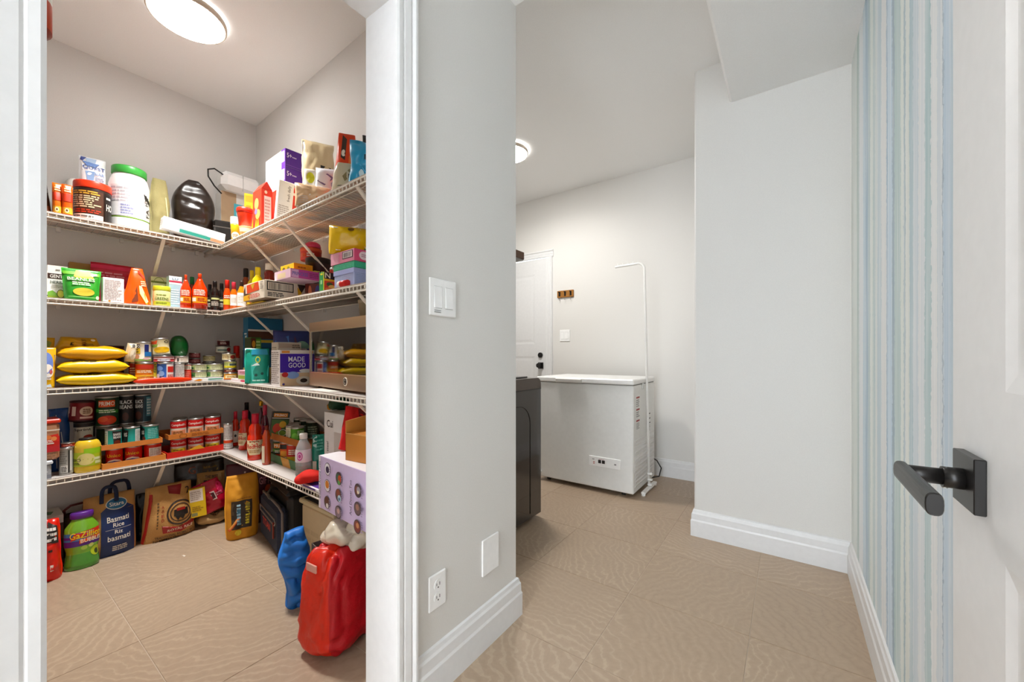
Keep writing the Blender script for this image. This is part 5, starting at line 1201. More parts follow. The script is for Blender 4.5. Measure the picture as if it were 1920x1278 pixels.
carton('snack_box', 'green and orange snack box behind the teal pouch', 'box', P, min(s, .05), '#3f6a2a', R=[('r', -1, -.1, .1, .98, '#5a2a14'), ('e', -.5, .85, .35, .08, '#e2a23a'), ('r', 0, 1, .7, .96, '#6f9a3a'), ('n', 0, .9, .72, .94, 3, '#c9d88a'), ('r', -1, 1, .5, .62, '#b8321f')], F=[('r', -1, 1, .5, .98, '#2a3a1a')])
P = fc('B', 459, 505, 653, Z3, .262)
bag('snack_pouch', 'teal stand-up pouch with a swirl print on the third shelf', 'pouch', P, .05, '#1f9a86', [('r', -.98, -.55, 0, .95, '#0d6a55'), ('p', [(-.45, .1), (.9, .2), (.95, .5), (.1, .68), (-.5, .55)], '#4fd0c0'), ('p', [(-.3, .0), (.9, .0), (.9, .2), (-.2, .14)], '#159a82'), ('o', .05, .68, .2, .09, .3, '#d8d83a'), ('e', -.1, .24, .12, .04, '#12473f'), ('e', .4, .28, .12, .04, '#12473f'), ('p', [(-.5, .5), (.0, .6), (.2, .52)], '#e6f6f2'), ('p', [(-.5, .82), (.9, .82), (.8, .98), (-.4, .98)], '#2f9fc0'), ('n', -.4, .8, .06, .12, 1, '#bff0e6')], amp=.003, seed=52, flat=True)
P, s = fbb(509, 521, 577, 641, Z3, .235)
carton('cereal_box', 'cream carton with torn paper top behind the purple box', 'box', P, min(s, .12), '#ddd3c4', F=[('n', -.8, .8, .1, .9, 14, '#a89c8c')], R=[('p', [(-.9, .86), (.9, .88), (.8, .97), (-.95, .98)], '#c9b19a'), ('n', .2, .95, .85, .95, 2, '#7a6f62')])
bag('snack_pouch', 'navy blue pouch with a green swoosh on the back of the third shelf', 'pouch', fc('B', 512, 584, 620, Z3, .10), .07, '#39447c', [('p', [(-.9, .8), (-.2, .9), (-.2, .6), (-.9, .6)], '#4a7ac0'), ('e', .5, .55, .5, .25, '#7fae9a'), ('e', .55, .48, .4, .18, '#c9b8b8'), ('p', [(.1, .9), (.3, .7), (.1, .55)], '#5a2440'), ('r', -.9, -.4, .3, .55, '#dfe2ee')], kind='sack', amp=.004, seed=53, flat=True)
P, s = fbb(508.5, 525, 583, 656, Z3, .288)
carton('granola_box', 'purple and white granola bar box lettered in white', 'box', P, s if s < .2 else .2, '#efe9e6', F=[('n', -.9, .9, .06, .96, 16, '#a49a96')],
       R=[('r', -1, 1, .38, .90, '#5030a8'), ('r', -1, 1, .90, 1, '#efe2d6'), ('r', -.9, -.4, .92, .98, '#efa04a'), ('t', 'MADE', -.5, .55, .68, .82, '#f4eef6'), ('t', 'GOOD', -.5, .62, .51, .65, '#f4eef6'), ('r', -1, 1, 0, .36, '#e6c49a'), ('e', -.2, .3, .4, .10, '#8fb0e8'), ('e', -.7, .32, .2, .07, '#c23a3a'), ('e', .5, .14, .5, .12, '#efe2cf'), ('e', .5, .14, .24, .06, '#3a2a22'), ('e', .6, .42, .4, .05, '#efece8'), ('e', -.8, .06, .08, .03, '#4a3a86')])
# microwave
a_ = Vector((-1.888, .982, 0)); b_ = Vector((-1.30, .905, 0)); b_ = a_ + (b_ - a_).normalized() * .68; mw = .68
t = thing('microwave_oven', 'stainless steel microwave on the third shelf by the doorway', 'microwave', ((a_ + b_).x / 2, (a_ + b_).y / 2, Z3), math.atan2((b_ - a_).y, (b_ - a_).x))
SS = mat('#c2ac94', .3, .9, 'brushed', .02, 60); SSD = mat('#3a3634', .5)
H0, H1 = .012, .310
g = G(); g.box(-mw / 2, mw / 2, .022, .205, H0, H1, SSD, .003); g.build('housing', t)
g = G()
wx0, wx1, wz0, wz1 = -mw / 2 + .018, mw / 2 - .10, H0 + .065, H1 - .045
g.box(-mw / 2, wx0, 0, .022, H0, H1, SS, .0); g.box(wx1, mw / 2, 0, .022, H0, H1, SS); g.box(wx0, wx1, 0, .022, H0, wz0, SS); g.box(wx0, wx1, 0, .022, wz1, H1, SS)
g.build('door_frame', t)
g = G(); g.box(wx0, wx1, .002, .012, wz0, wz1, mat('#0d0d0e', .04, 0, 'coat'), .001); g.build('door_window', t)
g = G(); 
for q in ((wx0, wx1, wz0 - .003, wz0), (wx0, wx1, wz1, wz1 + .003), (wx0 - .003, wx0, wz0 - .003, wz1 + .003)): g.box(q[0], q[1], -.002, .002, q[2], q[3], mat('#e0cdb4', .25, .8))
g.build('window_trim', t)
g = G(); g.lathe([(.018, 0, mat('#efe4d4', .3, .6)), (.018, .002, mat('#efe4d4', .3, .6)), (.0145, .0025, mat('#2b2522', .4)), (.014, .003, mat('#2b2522', .4))], 24)
o = g.build('round_badge', t); o.rotation_euler = (PI / 2, 0, 0); o.location = (.05, -.0002, H0 + .034)
g = G(); g.tube([(.008 * math.cos(i * .7 + .6), .008 * math.sin(i * .7 + .6), .0034) for i in range(8)], .0009, mat('#d9cbb8', .2, .9), 5)
o2 = g.build('badge_mark', o)
for x in (-mw / 2 + .03, mw / 2 - .03):
    for y in (.04, .19):
        g = G(); g.lathe([(.010, 0, BLACK), (.010, H0 + .001, BLACK)], 10, (x, y, 0)); g.build('foot', t)
P = fc('B', 671, 700, 563, Z3 + H1 + .001, .13)
lathe_thing('plastic_cup', 'beige cup upside up on top of the microwave', 'cup', P, [(.72, 0, '#c9b08a'), (.9, .84, '#d3bd9a'), (1, .86, '#d9c6a6'), (1.02, 1, '#d9c6a6'), (.9, 1, '#d9c6a6'), (.66, .05, '#b89a70')], ())
g = G(); q0 = hit(577, .296)[0]; q1 = hit(616, .296)[0]
g.add([(q0.x, q0.y, Z3 + .001), (q1.x, q1.y, Z3 + .001), (q1.x + .02, q1.y + .05, Z3 + .0012), (q0.x, q0.y + .06, Z3 + .0012), (q0.x, q0.y, Z3 + .002), (q1.x, q1.y, Z3 + .002), (q1.x + .02, q1.y + .05, Z3 + .003), (q0.x, q0.y + .06, Z3 + .004)], [(0, 1, 2, 3), (4, 5, 6, 7), (0, 1, 5, 4), (1, 2, 6, 5), (2, 3, 7, 6), (3, 0, 4, 7)], pap('#f0ece2'))
o = g.build('paper_sheet'); tag(o, 'loose white paper sheet in front of the microwave', 'paper')

# ================================================================== LOWEST SHELF, far wall
P = fa(56, 112, 787, Z4 + .086, .285)
t = carton('nut_tub', 'clear tub of almonds with a red lid, cut by the door frame', 'tub', mod(P, hm=.9), .12, '#b98a6a', [('r', -1, 1, .38, .64, '#c9281c'), ('p', [(-.9, .64), (.9, .70), (.95, .5), (-.9, .5)], '#d8341c'), ('e', .2, .62, .25, .06, '#e88a4a'), ('e', .6, .58, .2, .06, '#ec9a5a'), ('r', -1, .6, .44, .47, '#efe6d8'), ('n', -.4, .6, .48, .56, 2, '#f3e6da'), ('e', .1, .32, .4, .05, '#e8b23a'), ('r', -1, 1, .22, .38, '#c02a34'), ('n', -.9, .9, .02, .2, 3, '#8f6a4e'), ('r', -1, 1, .8, .83, '#e6dccb')], c=.010, rough=.2)
g = G(); w_ = P[4]; g.box(-w_ / 2 - .004, w_ / 2 + .004, -.004, .124, P[5] * .9, P[5], plas('#e2431c'), .005); g.build('lid', t)
P = fa(60, 96.5, 867, Z4, .292)
t = carton('food_container', 'clear plastic box under the almond tub', 'container', mod(P, h=.068), .13, '#a9adb4', [('r', -1, 1, .0, .3, '#8a8f99'), ('n', -.5, .8, .4, .6, 1, '#c9ccd2')], c=.006, rough=.15)
g = G(); w_ = P[4]; g.box(-w_ / 2 - .004, w_ / 2 + .005, -.005, .135, .068, .085, plas('#dfe6ee'), .004); g.build('lid', t)
bag('chip_bag', 'folded blue bag with white edges behind the almond tub', 'bag', fa(88, 134, 766, Z4, .15), .05, '#1d4f8c', [('p', [(-.9, .55), (-.62, .5), (-.7, .05), (-.98, .05)], '#cfc9c0'), ('p', [(.15, .62), (.24, .62), (.55, .12), (.46, .12)], '#dfe6ee'), ('p', [(-.28, .98), (-.2, .98), (-.16, .05), (-.24, .05)], '#e6ecf2'), ('p', [(-.98, .8), (-.3, .98), (-.3, .76), (-.95, .72)], '#16406f')], kind='gusset', amp=.008, seed=61, crease=.008, wf=lambda v: 1 - .15 * v, flat=True)
P = fc('A', 137, 178, 784, Z4 + .125, .13); P = mod(P, h=.115)
can('food_jar', 'cream labelled jar with a black lid under the maroon canister', P, '#d9d6c2', [('r', -1, 1, .8, 1, '#1d1916'), ('t', 'Sprint', -.75, .5, .56, .74, '#1f1c1a'), ('e', .3, .26, .35, .12, '#a83a26'), ('r', .7, 1, .05, .78, '#2b2724')], mat('#16120f', .4), cat='jar')
zq = Z4 + .125 + .1155
can('tin_can', 'short can hidden under the cream labelled jar', mod(fc('A', 140, 176, 820, Z4, .13), h=.1245), '#3a302a')
P = mod(fc('A', 127, 177, 748, zq, .13))
can('coffee_can', 'maroon canister with an oval label on the lowest shelf', mod(P, h=.105), '#7c1420', [('e', .28, .52, .42, .28, '#d9b99a'), ('n', .05, .55, .36, .68, 3, '#6a4a30'), ('r', -.1, .72, .08, .2, '#e2b8a8'), ('r', -.62, -.36, .25, .8, '#e8cfc2'), ('r', -1, -.8, .4, .8, '#d8b8ae')], mat('#3a0d12', .4), cat='canister', roll=.05)
P = fc('A', 110, 138, 838, Z4, .255)
can('tin_can', 'silver grey can with a barcode beside the yellow jar', P, '#a9a8a2', [('r', -.6, .15, .04, .34, '#ecebe6'), ('n', -.5, .1, .06, .3, 4, '#4a4844'), ('r', .2, .34, .02, .98, '#2b2a28'), ('r', .38, .58, .1, .95, '#e6e4de'), ('n', -.7, .1, .4, .95, 6, '#7f7d77')])
q = P
can('tuna_tin', 'flat red tin on the barcode can', mod(fc('A', 114, 141, 825, Z4 + P[5], .25), h=.022), '#8a1f18', [('n', -.6, .6, .2, .8, 1, '#d98a7a')])
can('tin_can', 'gold and grey can between the barcode can and the yellow jar', fc('A', 126, 148, 836, Z4, .20), '#c2b08a', [('r', -.4, .6, .3, .9, '#d9cba8'), ('e', .2, .3, .3, .2, '#e08a2a')])
P = fc('A', 138, 190, 820, Z4, .262)
JM = mat('#e3c23c', .25, 0, 'coat')
lathe_thing('applesauce_jar', 'squat yellow green jar with a black cap on the lowest shelf', 'jar', P, [(.90, 0, JM), (.98, .03, JM), (1, .08, JM), (1, .72, JM), (.97, .80, JM), (.82, .90, JM), (.62, .94, JM)],
    [('r', -1, 1, .12, .78, '#b7c832'), ('r', -.2, .9, .68, .95, '#9fd02a'), ('e', -.1, .45, .5, .28, '#e6d98a'), ('r', .35, .8, .38, .5, '#dfe6b2'), ('r', .4, .8, .2, .34, '#d9e2a2'), ('t', 'BIO', -.95, -.35, .36, .5, '#4a4a18'), ('n', -.9, -.4, .2, .32, 2, '#5a5a20')], [(.60, .93, '#1b1613'), (.64, .945, '#1b1613'), (.64, .99, '#1b1613'), (.6, 1, '#1b1613')], dz=(.12, .74), sq=.8, seg=32)
# tray with flat red cans, tray above with teal cans, big cans behind
TR1 = fa(192, 311, 830, Z4, .30)
tray('cardboard_tray', 'kraft tray holding the red cans on the lowest shelf', mod(TR1), .25, '#e0954a', .030)
L_ = ('first', 'second', 'third')
zt = Z4 + .0035
hc = .094
for k, (x0, x1) in enumerate(((197, 231), (233, 267), (269, 303))):
    can('tin_can', '%s red can from the yellow jar in the lower kraft tray' % L_[k], mod(fc('A', x0, x1, 830, zt, .245), h=hc), '#cf2a18', ([('t', 'Unico', -.62, .55, .52, .74, '#f2c81e'), ('p', [(-.9, .05), (-.5, .3), (0, .38), (.5, .3), (.9, .05), (.9, .0), (-.9, 0)], '#efe6d8'), ('p', [(-.9, .0), (-.5, .2), (0, .27), (.5, .2), (.9, .0)], '#3a4a9a'), ('p', [(-.7, .0), (0, .18), (.7, .0)], '#e2c22a')] if k < 2 else [('r', -.3, .9, .2, .8, '#ece6de'), ('n', -.2, .8, .25, .75, 5, '#b9aca2')]), drot=(.0, -.1, .0)[k])
for k, (x0, x1) in enumerate(((200, 230), (235, 266), (270, 300))):
    can('tin_can', 'can hidden in the back row of the lower kraft tray', mod(fc('A', x0, x1, 830, zt, .14), h=hc), '#cf2a18', group='back row of the lower kraft tray')
zu = zt + hc + .0006
TR2 = fa(190, 305, 818, zu, .298)
tray('cardboard_tray', 'kraft tray of teal cans stacked on the red cans', mod(TR2), .23, '#d98a45', .026)
hc2 = .098; zt2 = zu + .0035
for k, (x0, x1) in enumerate(((196, 229), (231, 263), (265, 298))):
    can('tin_can', '%s teal bean can from the yellow jar in the upper kraft tray' % L_[k], mod(fc('A', x0, x1, 790, zt2, .245), h=hc2), '#25a096', ([('r', -.95, -.5, .0, 1, '#d9e6df'), ('n', -.92, -.55, .1, .9, 7, '#8fb0a8'), ('p', [(-.1, .98), (.8, .9), (.7, .0), (.05, 0)], '#1d1715'), ('t', 'BAKED', .0, .72, .66, .82, '#eef0ea'), ('t', 'BEANS', .0, .7, .48, .62, '#eef0ea'), ('e', .35, .2, .3, .16, '#6a2c16')], [('p', [(-.9, .98), (-.3, .9), (-.4, .0), (-.9, 0)], '#1d1715'), ('t', 'BS', -.8, -.42, .5, .75, '#eef0ea'), ('r', .3, .9, .05, .95, '#e9efec'), ('n', .35, .85, .1, .9, 8, '#a9bdb8')], [('p', [(-.95, .98), (-.5, .9), (-.5, .0), (-.95, 0)], '#1d1715'), ('t', 'BS', -.9, -.55, .5, .75, '#eef0ea'), ('n', -.2, .8, .2, .9, 6, '#7fd0c8'), ('e', -.6, .2, .2, .14, '#6a2c16')])[k])
zt3 = zt2 + hc2
P = fc('A', 177, 224, 742, zt2 + .0, .13)
hb = P[5] - hc2
can('tin_can', 'hidden can carrying the large tomato can', mod(fc('A', 180, 222, 790, zt2, .13), h=hc2 - .0005), '#22392a', group='cans under the large cans')
can('tomato_can', 'large dark green tomato can with an orange name panel', mod(fc('A', 177, 224, 742, zt3, .14)), '#173a22', [('r', -.55, .5, .68, .92, '#e2621c'), ('t', 'PRIMO', -.5, .46, .73, .88, '#f4e6d2'), ('p', [(-.8, .62), (.8, .56), (.8, .44), (-.8, .5)], '#3f8a3a'), ('n', -.5, .6, .46, .6, 2, '#e2efd0'), ('e', .0, .2, .62, .17, '#d8401c'), ('e', -.25, .24, .3, .1, '#ec6a3a'), ('e', .3, .18, .3, .1, '#e2551f'), ('r', -1, -.75, .05, .9, '#101a14')])
for k, (x0, x1, pt, lb) in enumerate(((222, 252, 739, 'dark bean can next to the large tomato can'), (251, 284, 738, 'teal and black bean can farthest from the tomato can'))):
    can('tin_can', 'hidden can carrying the %s' % lb, mod(fc('A', x0, x1, 790, zt2, .13), h=hc2 - .0005), '#1f2a2c', group='cans under the large cans')
    can('bean_can', lb, fc('A', x0, x1, pt, zt3, .135), '#14414e' if k else '#1c2426', [('p', [(-.9, .98), (.1 if k else .9, .95), (.0 if k else .8, 0), (-.9, 0)], '#191514'), ('t', 'BLACK', -.7, 0 if k else .6, .72, .86, '#e8ecea'), ('t', 'BEANS', -.7, 0 if k else .6, .54, .68, '#e8ecea'), ('e', -.1 if not k else -.4, .25, .3, .16, '#4a2416')] + ([('r', .3, .9, .2, .95, '#5f96a2'), ('n', .35, .85, .25, .9, 6, '#cfe0e2')] if k else []))
# soup trays
S1 = fa(313, 419, 830, Z4, .30)
tray('soup_tray', 'red tray of soup cans at the corner end of the lowest shelf', S1, .25, '#d8321a', .034, F=[('p', [(-.35, .9), (.1, 1.6), (.3, .9)], '#e8b23a')])
hs = .101; zs = Z4 + .0035
def soup(k, z, d, lb, front=True, group=None, seq=0):
    x0 = (319, 351, 383)[k]; x1 = (350, 382, 413)[k]
    if not front: x0, x1 = x0 + 4, x1 + 2
    deco = [('r', -1, 1, .55, 1, '#c8201c'), ('r', -.75, .75, .06, .42, '#d9d23a' if (k + seq) % 2 == 0 else '#e8a27e'), ('r', -.7, .7, .48, .52, '#efe2cf'), ('t', "Campbell's", -.72, .68, .66, .86, '#f7efe6'), ('n', -.5, .5, .12, .36, 2, '#7a5a20')] if front else []
    can('soup_can', lb, mod(fc('A', x0, x1, 800, z, d), h=hs), '#e6ded2' if front else '#c8201c', deco, group=group)
for k in range(3): soup(k, zs, .245, '%s soup can counted from the kraft trays in the red tray' % L_[k])
for k in range(3): soup(k, zs, .135, 'soup can hidden in the back row of the red tray', False, 'back row of the red tray')
zs2 = zs + hs + .0006
tray('soup_tray', 'kraft tray of soup cans stacked on the red tray', mod(fa(316, 419, 812, zs2, .295)), .23, '#d2853e', .028, F=[('o', -.5, .5, .14, .42, .2, '#a8642a'), ('n', -.2, .5, .2, .8, 2, '#a8642a')])
for k in range(3): soup(k, zs2 + .0035, .245, '%s soup can counted from the kraft trays in the upper soup tray' % L_[k], seq=1 - (k == 1))
for k in range(3): soup(k, zs2 + .0035, .165, 'soup can, %s from the kraft trays, dark back row of the upper soup tray' % L_[k], False, 'back row of the upper soup tray')

# ================================================================== LOWEST SHELF, doorway side
P = fc('B', 419, 437, 793, Z4, .262)
can('tin_can', 'white labelled can with a red stripe at the shelf corner', P, '#e9e7e4', [('n', -.8, .8, .4, .92, 8, '#b5b0ac'), ('r', -1, 1, .22, .34, '#d8582e'), ('n', -.8, .8, .04, .2, 2, '#9a9592')])
WINE = [(.95, 0), (1, .02), (1, .60), (.8, .72), (.40, .80), (.38, .86)]
for k, (x0, x1, pt, d, c, lb) in enumerate(((410, 424, 762, .17, '#0d0c10', 'black glass bottle nearest the soup trays'), (422, 437, 759, .13, '#0f1210', 'black glass bottle second from the soup trays'), (436, 452, 757, .10, '#0c0d0f', 'black glass bottle third from the soup trays'), (453, 472, 754, .08, '#10162c', 'dark blue glass bottle at the back of the corner'))):
    bottle('glass_bottle', lb, fc('B', x0, x1, pt, Z4, d), c, WINE, [('n', -.7, .7, .3, .8, 3, '#7a7d84')], '#101012', .8, .45, dz=(.1, .55))
HOT = [(.92, 0), (1, .02), (1, .44), (.9, .52), (.74, .56), (.84, .62), (.74, .72), (.44, .79), (.40, .86)]
OR_ = mat('#e23c0c', .12, 0, 'coat')
hl = [('p', [(-.85, .95), (.85, .95), (.85, .5), (.5, .15), (-.5, .15), (-.85, .5)], '#f0dcb2'), ('n', -.5, .5, .84, .92, 1, '#8a4a2a'), ('t', 'RedHot', -.75, .75, .5, .74, '#d8341f'), ('n', -.5, .5, .26, .42, 2, '#b98a4a')]
for k, (x0, x1, pt, d, dr, lb) in enumerate(((447, 472, 769, .20, -.9, 'hot sauce bottle behind the front one, label turned away'), (463, 494, 775, .255, -.1, 'hot sauce bottle in front with its label showing'))):
    P = fc('B', x0, x1, pt, Z4, d, dr)
    bottle('hot_sauce_bottle', lb, P, OR_, HOT, hl, '#d82a4a', .78, .46, dz=(.06, .46))
bottle('hot_sauce_bottle', 'small hot sauce bottle with a white label next to the white can', fc('B', 434, 449, 771, Z4, .20), OR_, HOT, [('r', -.8, .8, .1, .95, '#f0e6d4'), ('e', 0, .6, .2, .1, '#2b2320')], '#d8304e', .78, .46, dz=(.06, .46))
bottle('sauce_bottle', 'dark bottle with a gold cap behind the hot sauce', fc('B', 483, 496, 751, Z4, .15), '#4a1626', WINE, [('n', -.8, .8, .1, .9, 8, '#a83a5e')], mat('#d8b040', .3, .8), .9, .6, dz=(.1, .6))
bottle('sauce_bottle', 'bottle in pink shrink wrap beside the gold-capped one', fc('B', 489, 505, 759, Z4, .19), '#5a142a', WINE, [('n', -.9, .9, .1, .95, 9, '#d0527a')], '#c8405e', .8, .5, dz=(.3, .62))
bottle('sauce_bottle', 'slim orange brown sauce bottle beside the green tray', fc('B', 491, 508, 797, Z4, .262), '#b8491a', [(.9, 0), (1, .02), (1, .5), (.8, .6), (.95, .72), (.5, .84), (.4, .9)], [('r', -1, -.3, .05, .98, '#efe0c6')], '#7a2a14', .88, .42, dz=(.04, .5))
GT = fb(503, 590, 850, Z4, .222)
tray('vegetable_tray', 'green cardboard tray of cans on the lowest shelf', mod(GT), .205, '#4f7a4c', .044, F=[('p', [(-.42, 1), (-.05, 1), (.05, 0), (-.3, 0)], '#d9a24a')])
hv = .115; zv = Z4 + .0035; VR = .045
def gt(u, d): q = Vector((GT[0], GT[1], 0)) + BU * u - BN * d; return q
def tcan(lb, u, d, z, h, col, deco, r=.036, group=None, dr=-.5, top=None):
    q = gt(u, d); a = math.atan2(q.y, q.x) - PI / 2
    return can('tin_can', lb, (q.x, q.y, z, a + dr * 0, r * 2, h), col, deco, group=group, top=top)
PR = [('r', -.75, .7, .64, .9, '#e8921c'), ('t', 'PRIMO', -.68, .62, .68, .86, '#f6ead2'), ('p', [(-.9, .58), (.9, .5), (.9, .36), (-.9, .44)], '#6fae4a'), ('n', -.6, .7, .38, .54, 2, '#efe6d2'), ('e', -.3, .2, .4, .12, '#d84a2a'), ('e', .4, .14, .35, .12, '#e6c03a')]
w2 = GT[4]
tcan('dark green bean can with an orange panel in the green tray', -w2 / 2 + .049, .048, zv, hv, '#2a4a2a', PR, .042)
tcan('orange labelled can in the middle of the green tray', -w2 / 2 + .133, .044, zv, hv, '#d8641f', [('r', -1, 1, .7, .95, '#22201c'), ('r', -.8, .8, .3, .6, '#e8a23a'), ('n', -.6, .6, .1, .28, 2, '#f3e2c2')])
tcan('red and yellow can in the green tray behind the water bottle', -w2 / 2 + .212, .044, zv, hv, '#c2331f', [('r', -.9, .9, .1, .4, '#e2b92e'), ('n', -.6, .6, .5, .8, 3, '#f1dcc6')])
for u in (.05, .13, .21): tcan('can hidden in the back row of the green tray', -w2 / 2 + u, .150, zv, hv, '#8a3a22', [], group='back row of the green tray')
zk = zv + hv + .0008
KT = mod(fb(501, 588, 818, zk, .215))
tray('cardboard_tray', 'kraft tray of green vegetable cans stacked above the green tray', KT, .19, '#b8743a', .034)
zv2 = zk + .0035
q = gt(-w2 / 2 + .03, .06)
o = carton('pasta_carton', 'dark carton with an orange panel leaning in the upper vegetable tray', 'carton', (q.x, q.y - .02, zv2 + .006, math.atan2(q.y, q.x) - PI / 2 + .1, .085, .135), .05, '#1f2a20', [('r', -.85, .75, .80, .96, '#e0921f'), ('t', 'PRIMO', -.75, .65, .83, .93, '#f4e6ce'), ('r', -1, 1, .74, .77, '#e6dfd0'), ('r', -1, 1, .0, .7, '#4a6a34'), ('e', -.3, .34, .5, .2, '#d8502a'), ('e', .3, .5, .4, .14, '#e0b23a'), ('e', .2, .14, .6, .1, '#8fae4a'), ('o', .4, .16, .5, .14, .2, '#dfe6c2')], roll=.12)
vg = [('r', -1, -.2, .0, 1, '#e6dcc2'), ('n', -.9, -.3, .1, .9, 7, '#b5aa8e'), ('r', -.1, .95, .05, .95, '#5aa02c'), ('n', .3, .9, .5, .8, 3, '#cfe6b2'), ('e', .0, .2, .3, .15, '#3f8a2a')]
tcan('red and yellow vegetable can next to the leaning carton', -w2 / 2 + .125, .085, zv2, .085, '#d8402a', [('r', -.9, .9, .3, .55, '#d9cf3a'), ('n', -.8, .8, .62, .92, 2, '#efdccc'), ('r', -.9, .9, .0, .2, '#c2482e')], .030)
tcan('green vegetable can with a cream text panel in the upper tray', -w2 / 2 + .180, .050, zv2, .085, '#5aa02c', vg, .032)
tcan('bright green vegetable can at the doorway end of the upper tray', -w2 / 2 + .247, .045, zv2, .085, '#4f9a2a', [('n', .0, .9, .5, .9, 4, '#d6ecc2'), ('e', -.3, .4, .4, .3, '#7cc04a'), ('r', -1, 1, .0, .12, '#2f6a1f')], .032)
for u in (.05, .125, .20): tcan('dark topped can, %s from the leaning carton, back row of the upper vegetable tray' % {.05: 'first', .125: 'second', .20: 'third'}[u], -w2 / 2 + u, .148, zv2, .098, '#2c3a2a', [('n', -.6, .6, .2, .8, 4, '#8a9a80')], .034, group='back row of the upper vegetable tray')
P = fc('B', 553.5, 584.5, 812, Z4, .272)
CL = mat('#d9dde0', .08, .42, 'clear')
t = lathe_thing('water_bottle', 'clear water bottle with a pink logo and white cap', 'bottle', P, [(.86, 0, CL), (1, .03, CL), (.95, .12, CL), (1, .18, CL), (.95, .26, CL), (1, .34, CL), (1, .64, CL), (.9, .72, CL), (.5, .86, CL), (.44, .9, CL)], [('r', -1, 1, .42, .68, '#e9dfe6'), ('e', -.35, .55, .28, .09, '#d05aa8'), ('o', -.35, .55, .2, .06, .3, '#f3dcec'), ('n', -.9, .9, .08, .36, 5, '#8a8580')], [(.46, .89, '#efe9e4'), (.5, .9, '#efe9e4'), (.5, .985, '#efe9e4'), (.46, 1, '#efe9e4')], 'cap', dz=(0, 1))
bag('snack_pouch', 'teal crumpled packet behind the water bottle', 'pouch', fc('B', 585, 609, 814, Z4, .205), .035, '#1a8a74', [('p', [(-.9, .9), (-.2, .98), (-.3, .7), (-.8, .74)], '#b9ddd2'), ('n', -.3, .8, .62, .9, 4, '#6fc0ae'), ('r', -1, 1, 0, .45, '#a83a2a'), ('r', -.9, -.3, .05, .4, '#d9cdb9')], amp=.008, seed=66, crease=.008, flat=True)
P, s = fbb(608, 646, 690, 778, Z4, .235)
carton('appliance_carton', 'tall white carton lettered along its edge beside the vegetable trays', 'box', P, .12, '#ecebe9', [('t', 'Cui', -.72, -.1, .80, .90, '#23211f'), ('tr', 'stainless steel', -.75, -.55, .2, .6, '#8a8784'), ('n', -.4, .8, .1, .3, 3, '#b9b6b2'), ('r', .0, .9, .35, .75, '#cfc9c2')], T=[('r', -1, 1, 0, 1, '#d5cfc6')])
zc2 = Z4 + P[5]
blob('tinsel_wreath', 'dark green tinsel wreath on the tall white carton', 'wreath', mod(fc('B', 617, 655, 752, zc2, .16), h=.055), .09, mat('#1f4a2c', .6, 0, 'plain', .9, 60), amp=.018, fr=40, seed=68, e=1.0)
blob('gold_ornament', 'small gold ornament beside the green wreath', 'ornament', mod(fc('B', 612, 624, 757, zc2, .19), h=.03), .03, mat('#b9812a', .3, .7), amp=.004, fr=40, seed=69, e=1)
# lavender box overhanging the shelf, kraft box on it
LA = math.radians(-4.7)
LP = on_floor(598, 950, Z4 + .001); lu = Vector((math.cos(LA), math.sin(LA), 0)); lw = .42
c = LP + lu * (lw / 2)
LBX = (c.x, c.y, Z4 + .001, LA, lw, .199)
foods = []
def pu(px):                                                        # where a sight line meets the lavender front, -1..1 across
    r = ray(px, HYP); k = (LP.x * lu.y - LP.y * lu.x) / (r.x * lu.y - r.y * lu.x); return 2 * (r * k - LP.xy.to_3d()).dot(lu) / lw - 1
U1, U2, U3 = pu(614.5), pu(637), pu(674.5); RU = (pu(620) - pu(609)) / 2
def dish(u, v, cs, ru=None, rv=.118):
    ru = ru or RU
    return [('e', u, v, ru, rv, '#4a3a40')] + [('e', u + du * ru, v + dv * rv, ru * k, rv * k, c_) for du, dv, k, c_ in cs]
W_ = '#ece6ee'
F_ = [('r', -1, -.93, 0, 1, '#efe8f2')]
F_ += dish(U1, .80, [(0, 0, .9, W_), (0, -.1, .55, '#33244a')]) + dish(U1, .49, [(0, 0, .9, W_), (0, .2, .62, '#d98a2e')]) + dish(U1, .18, [(0, .2, .7, '#5a3226'), (.1, -.5, .4, '#e9e2e0')])
F_ += dish(U2, .72, [(-.3, .2, .5, '#3f6a5a'), (.3, 0, .55, '#c2562a'), (.1, -.6, .35, '#5fa05a')]) + dish(U2, .42, [(-.1, .3, .6, '#8a4a3a'), (.3, -.4, .5, '#b9d6e2'), (.3, -.5, .25, '#3a6a9a')]) + dish(U2, .12, [(0, 0, .8, '#8a7480'), (.1, .2, .4, '#c9a29a')])
F_ += dish(U3, .66, [(-.2, 0, .6, '#7a4a42'), (.2, .1, .5, '#a9a0ae'), (.1, -.2, .25, '#e9d9b8')]) + dish(U3, .36, [(0, 0, .8, '#6a5256'), (.0, .2, .45, '#a87868')]) + dish(U3, .06, [(0, 0, .8, '#7a3a34'), (.1, .2, .4, '#c28a62')])
F_ += [('tr', 'Breakfast Around Town', pu(602.5), pu(606), .22, .92, '#5a4a70'), ('tr', 'And Dinner Too', pu(660.5), pu(664.5), .20, .8, '#3f3358')]
for u_, v_ in ((pu(622), .8), (pu(622), .49), (pu(622), .18), (pu(645), .72), (pu(645), .42), (pu(645), .12), (pu(683), .66), (pu(683), .36), (pu(683), .1)): F_.append(('n', u_, u_ + .07, v_ - .1, v_ + .1, 5, '#a493bd'))
carton('meal_box', 'lavender box with round food pictures overhanging the lowest shelf', 'box', LBX, .23, '#d3bfe4', F_, fm={'T': '#f0eef2', 'L': '#e9e0ee'})
zl2 = Z4 + .001 + .199 + .0004
KB = fc('B', 648, 742, 789, zl2, .33)
q = on_floor(648, 862, zl2); a = math.radians(6); ku = Vector((math.cos(a), math.sin(a), 0)); c = q + ku * .13
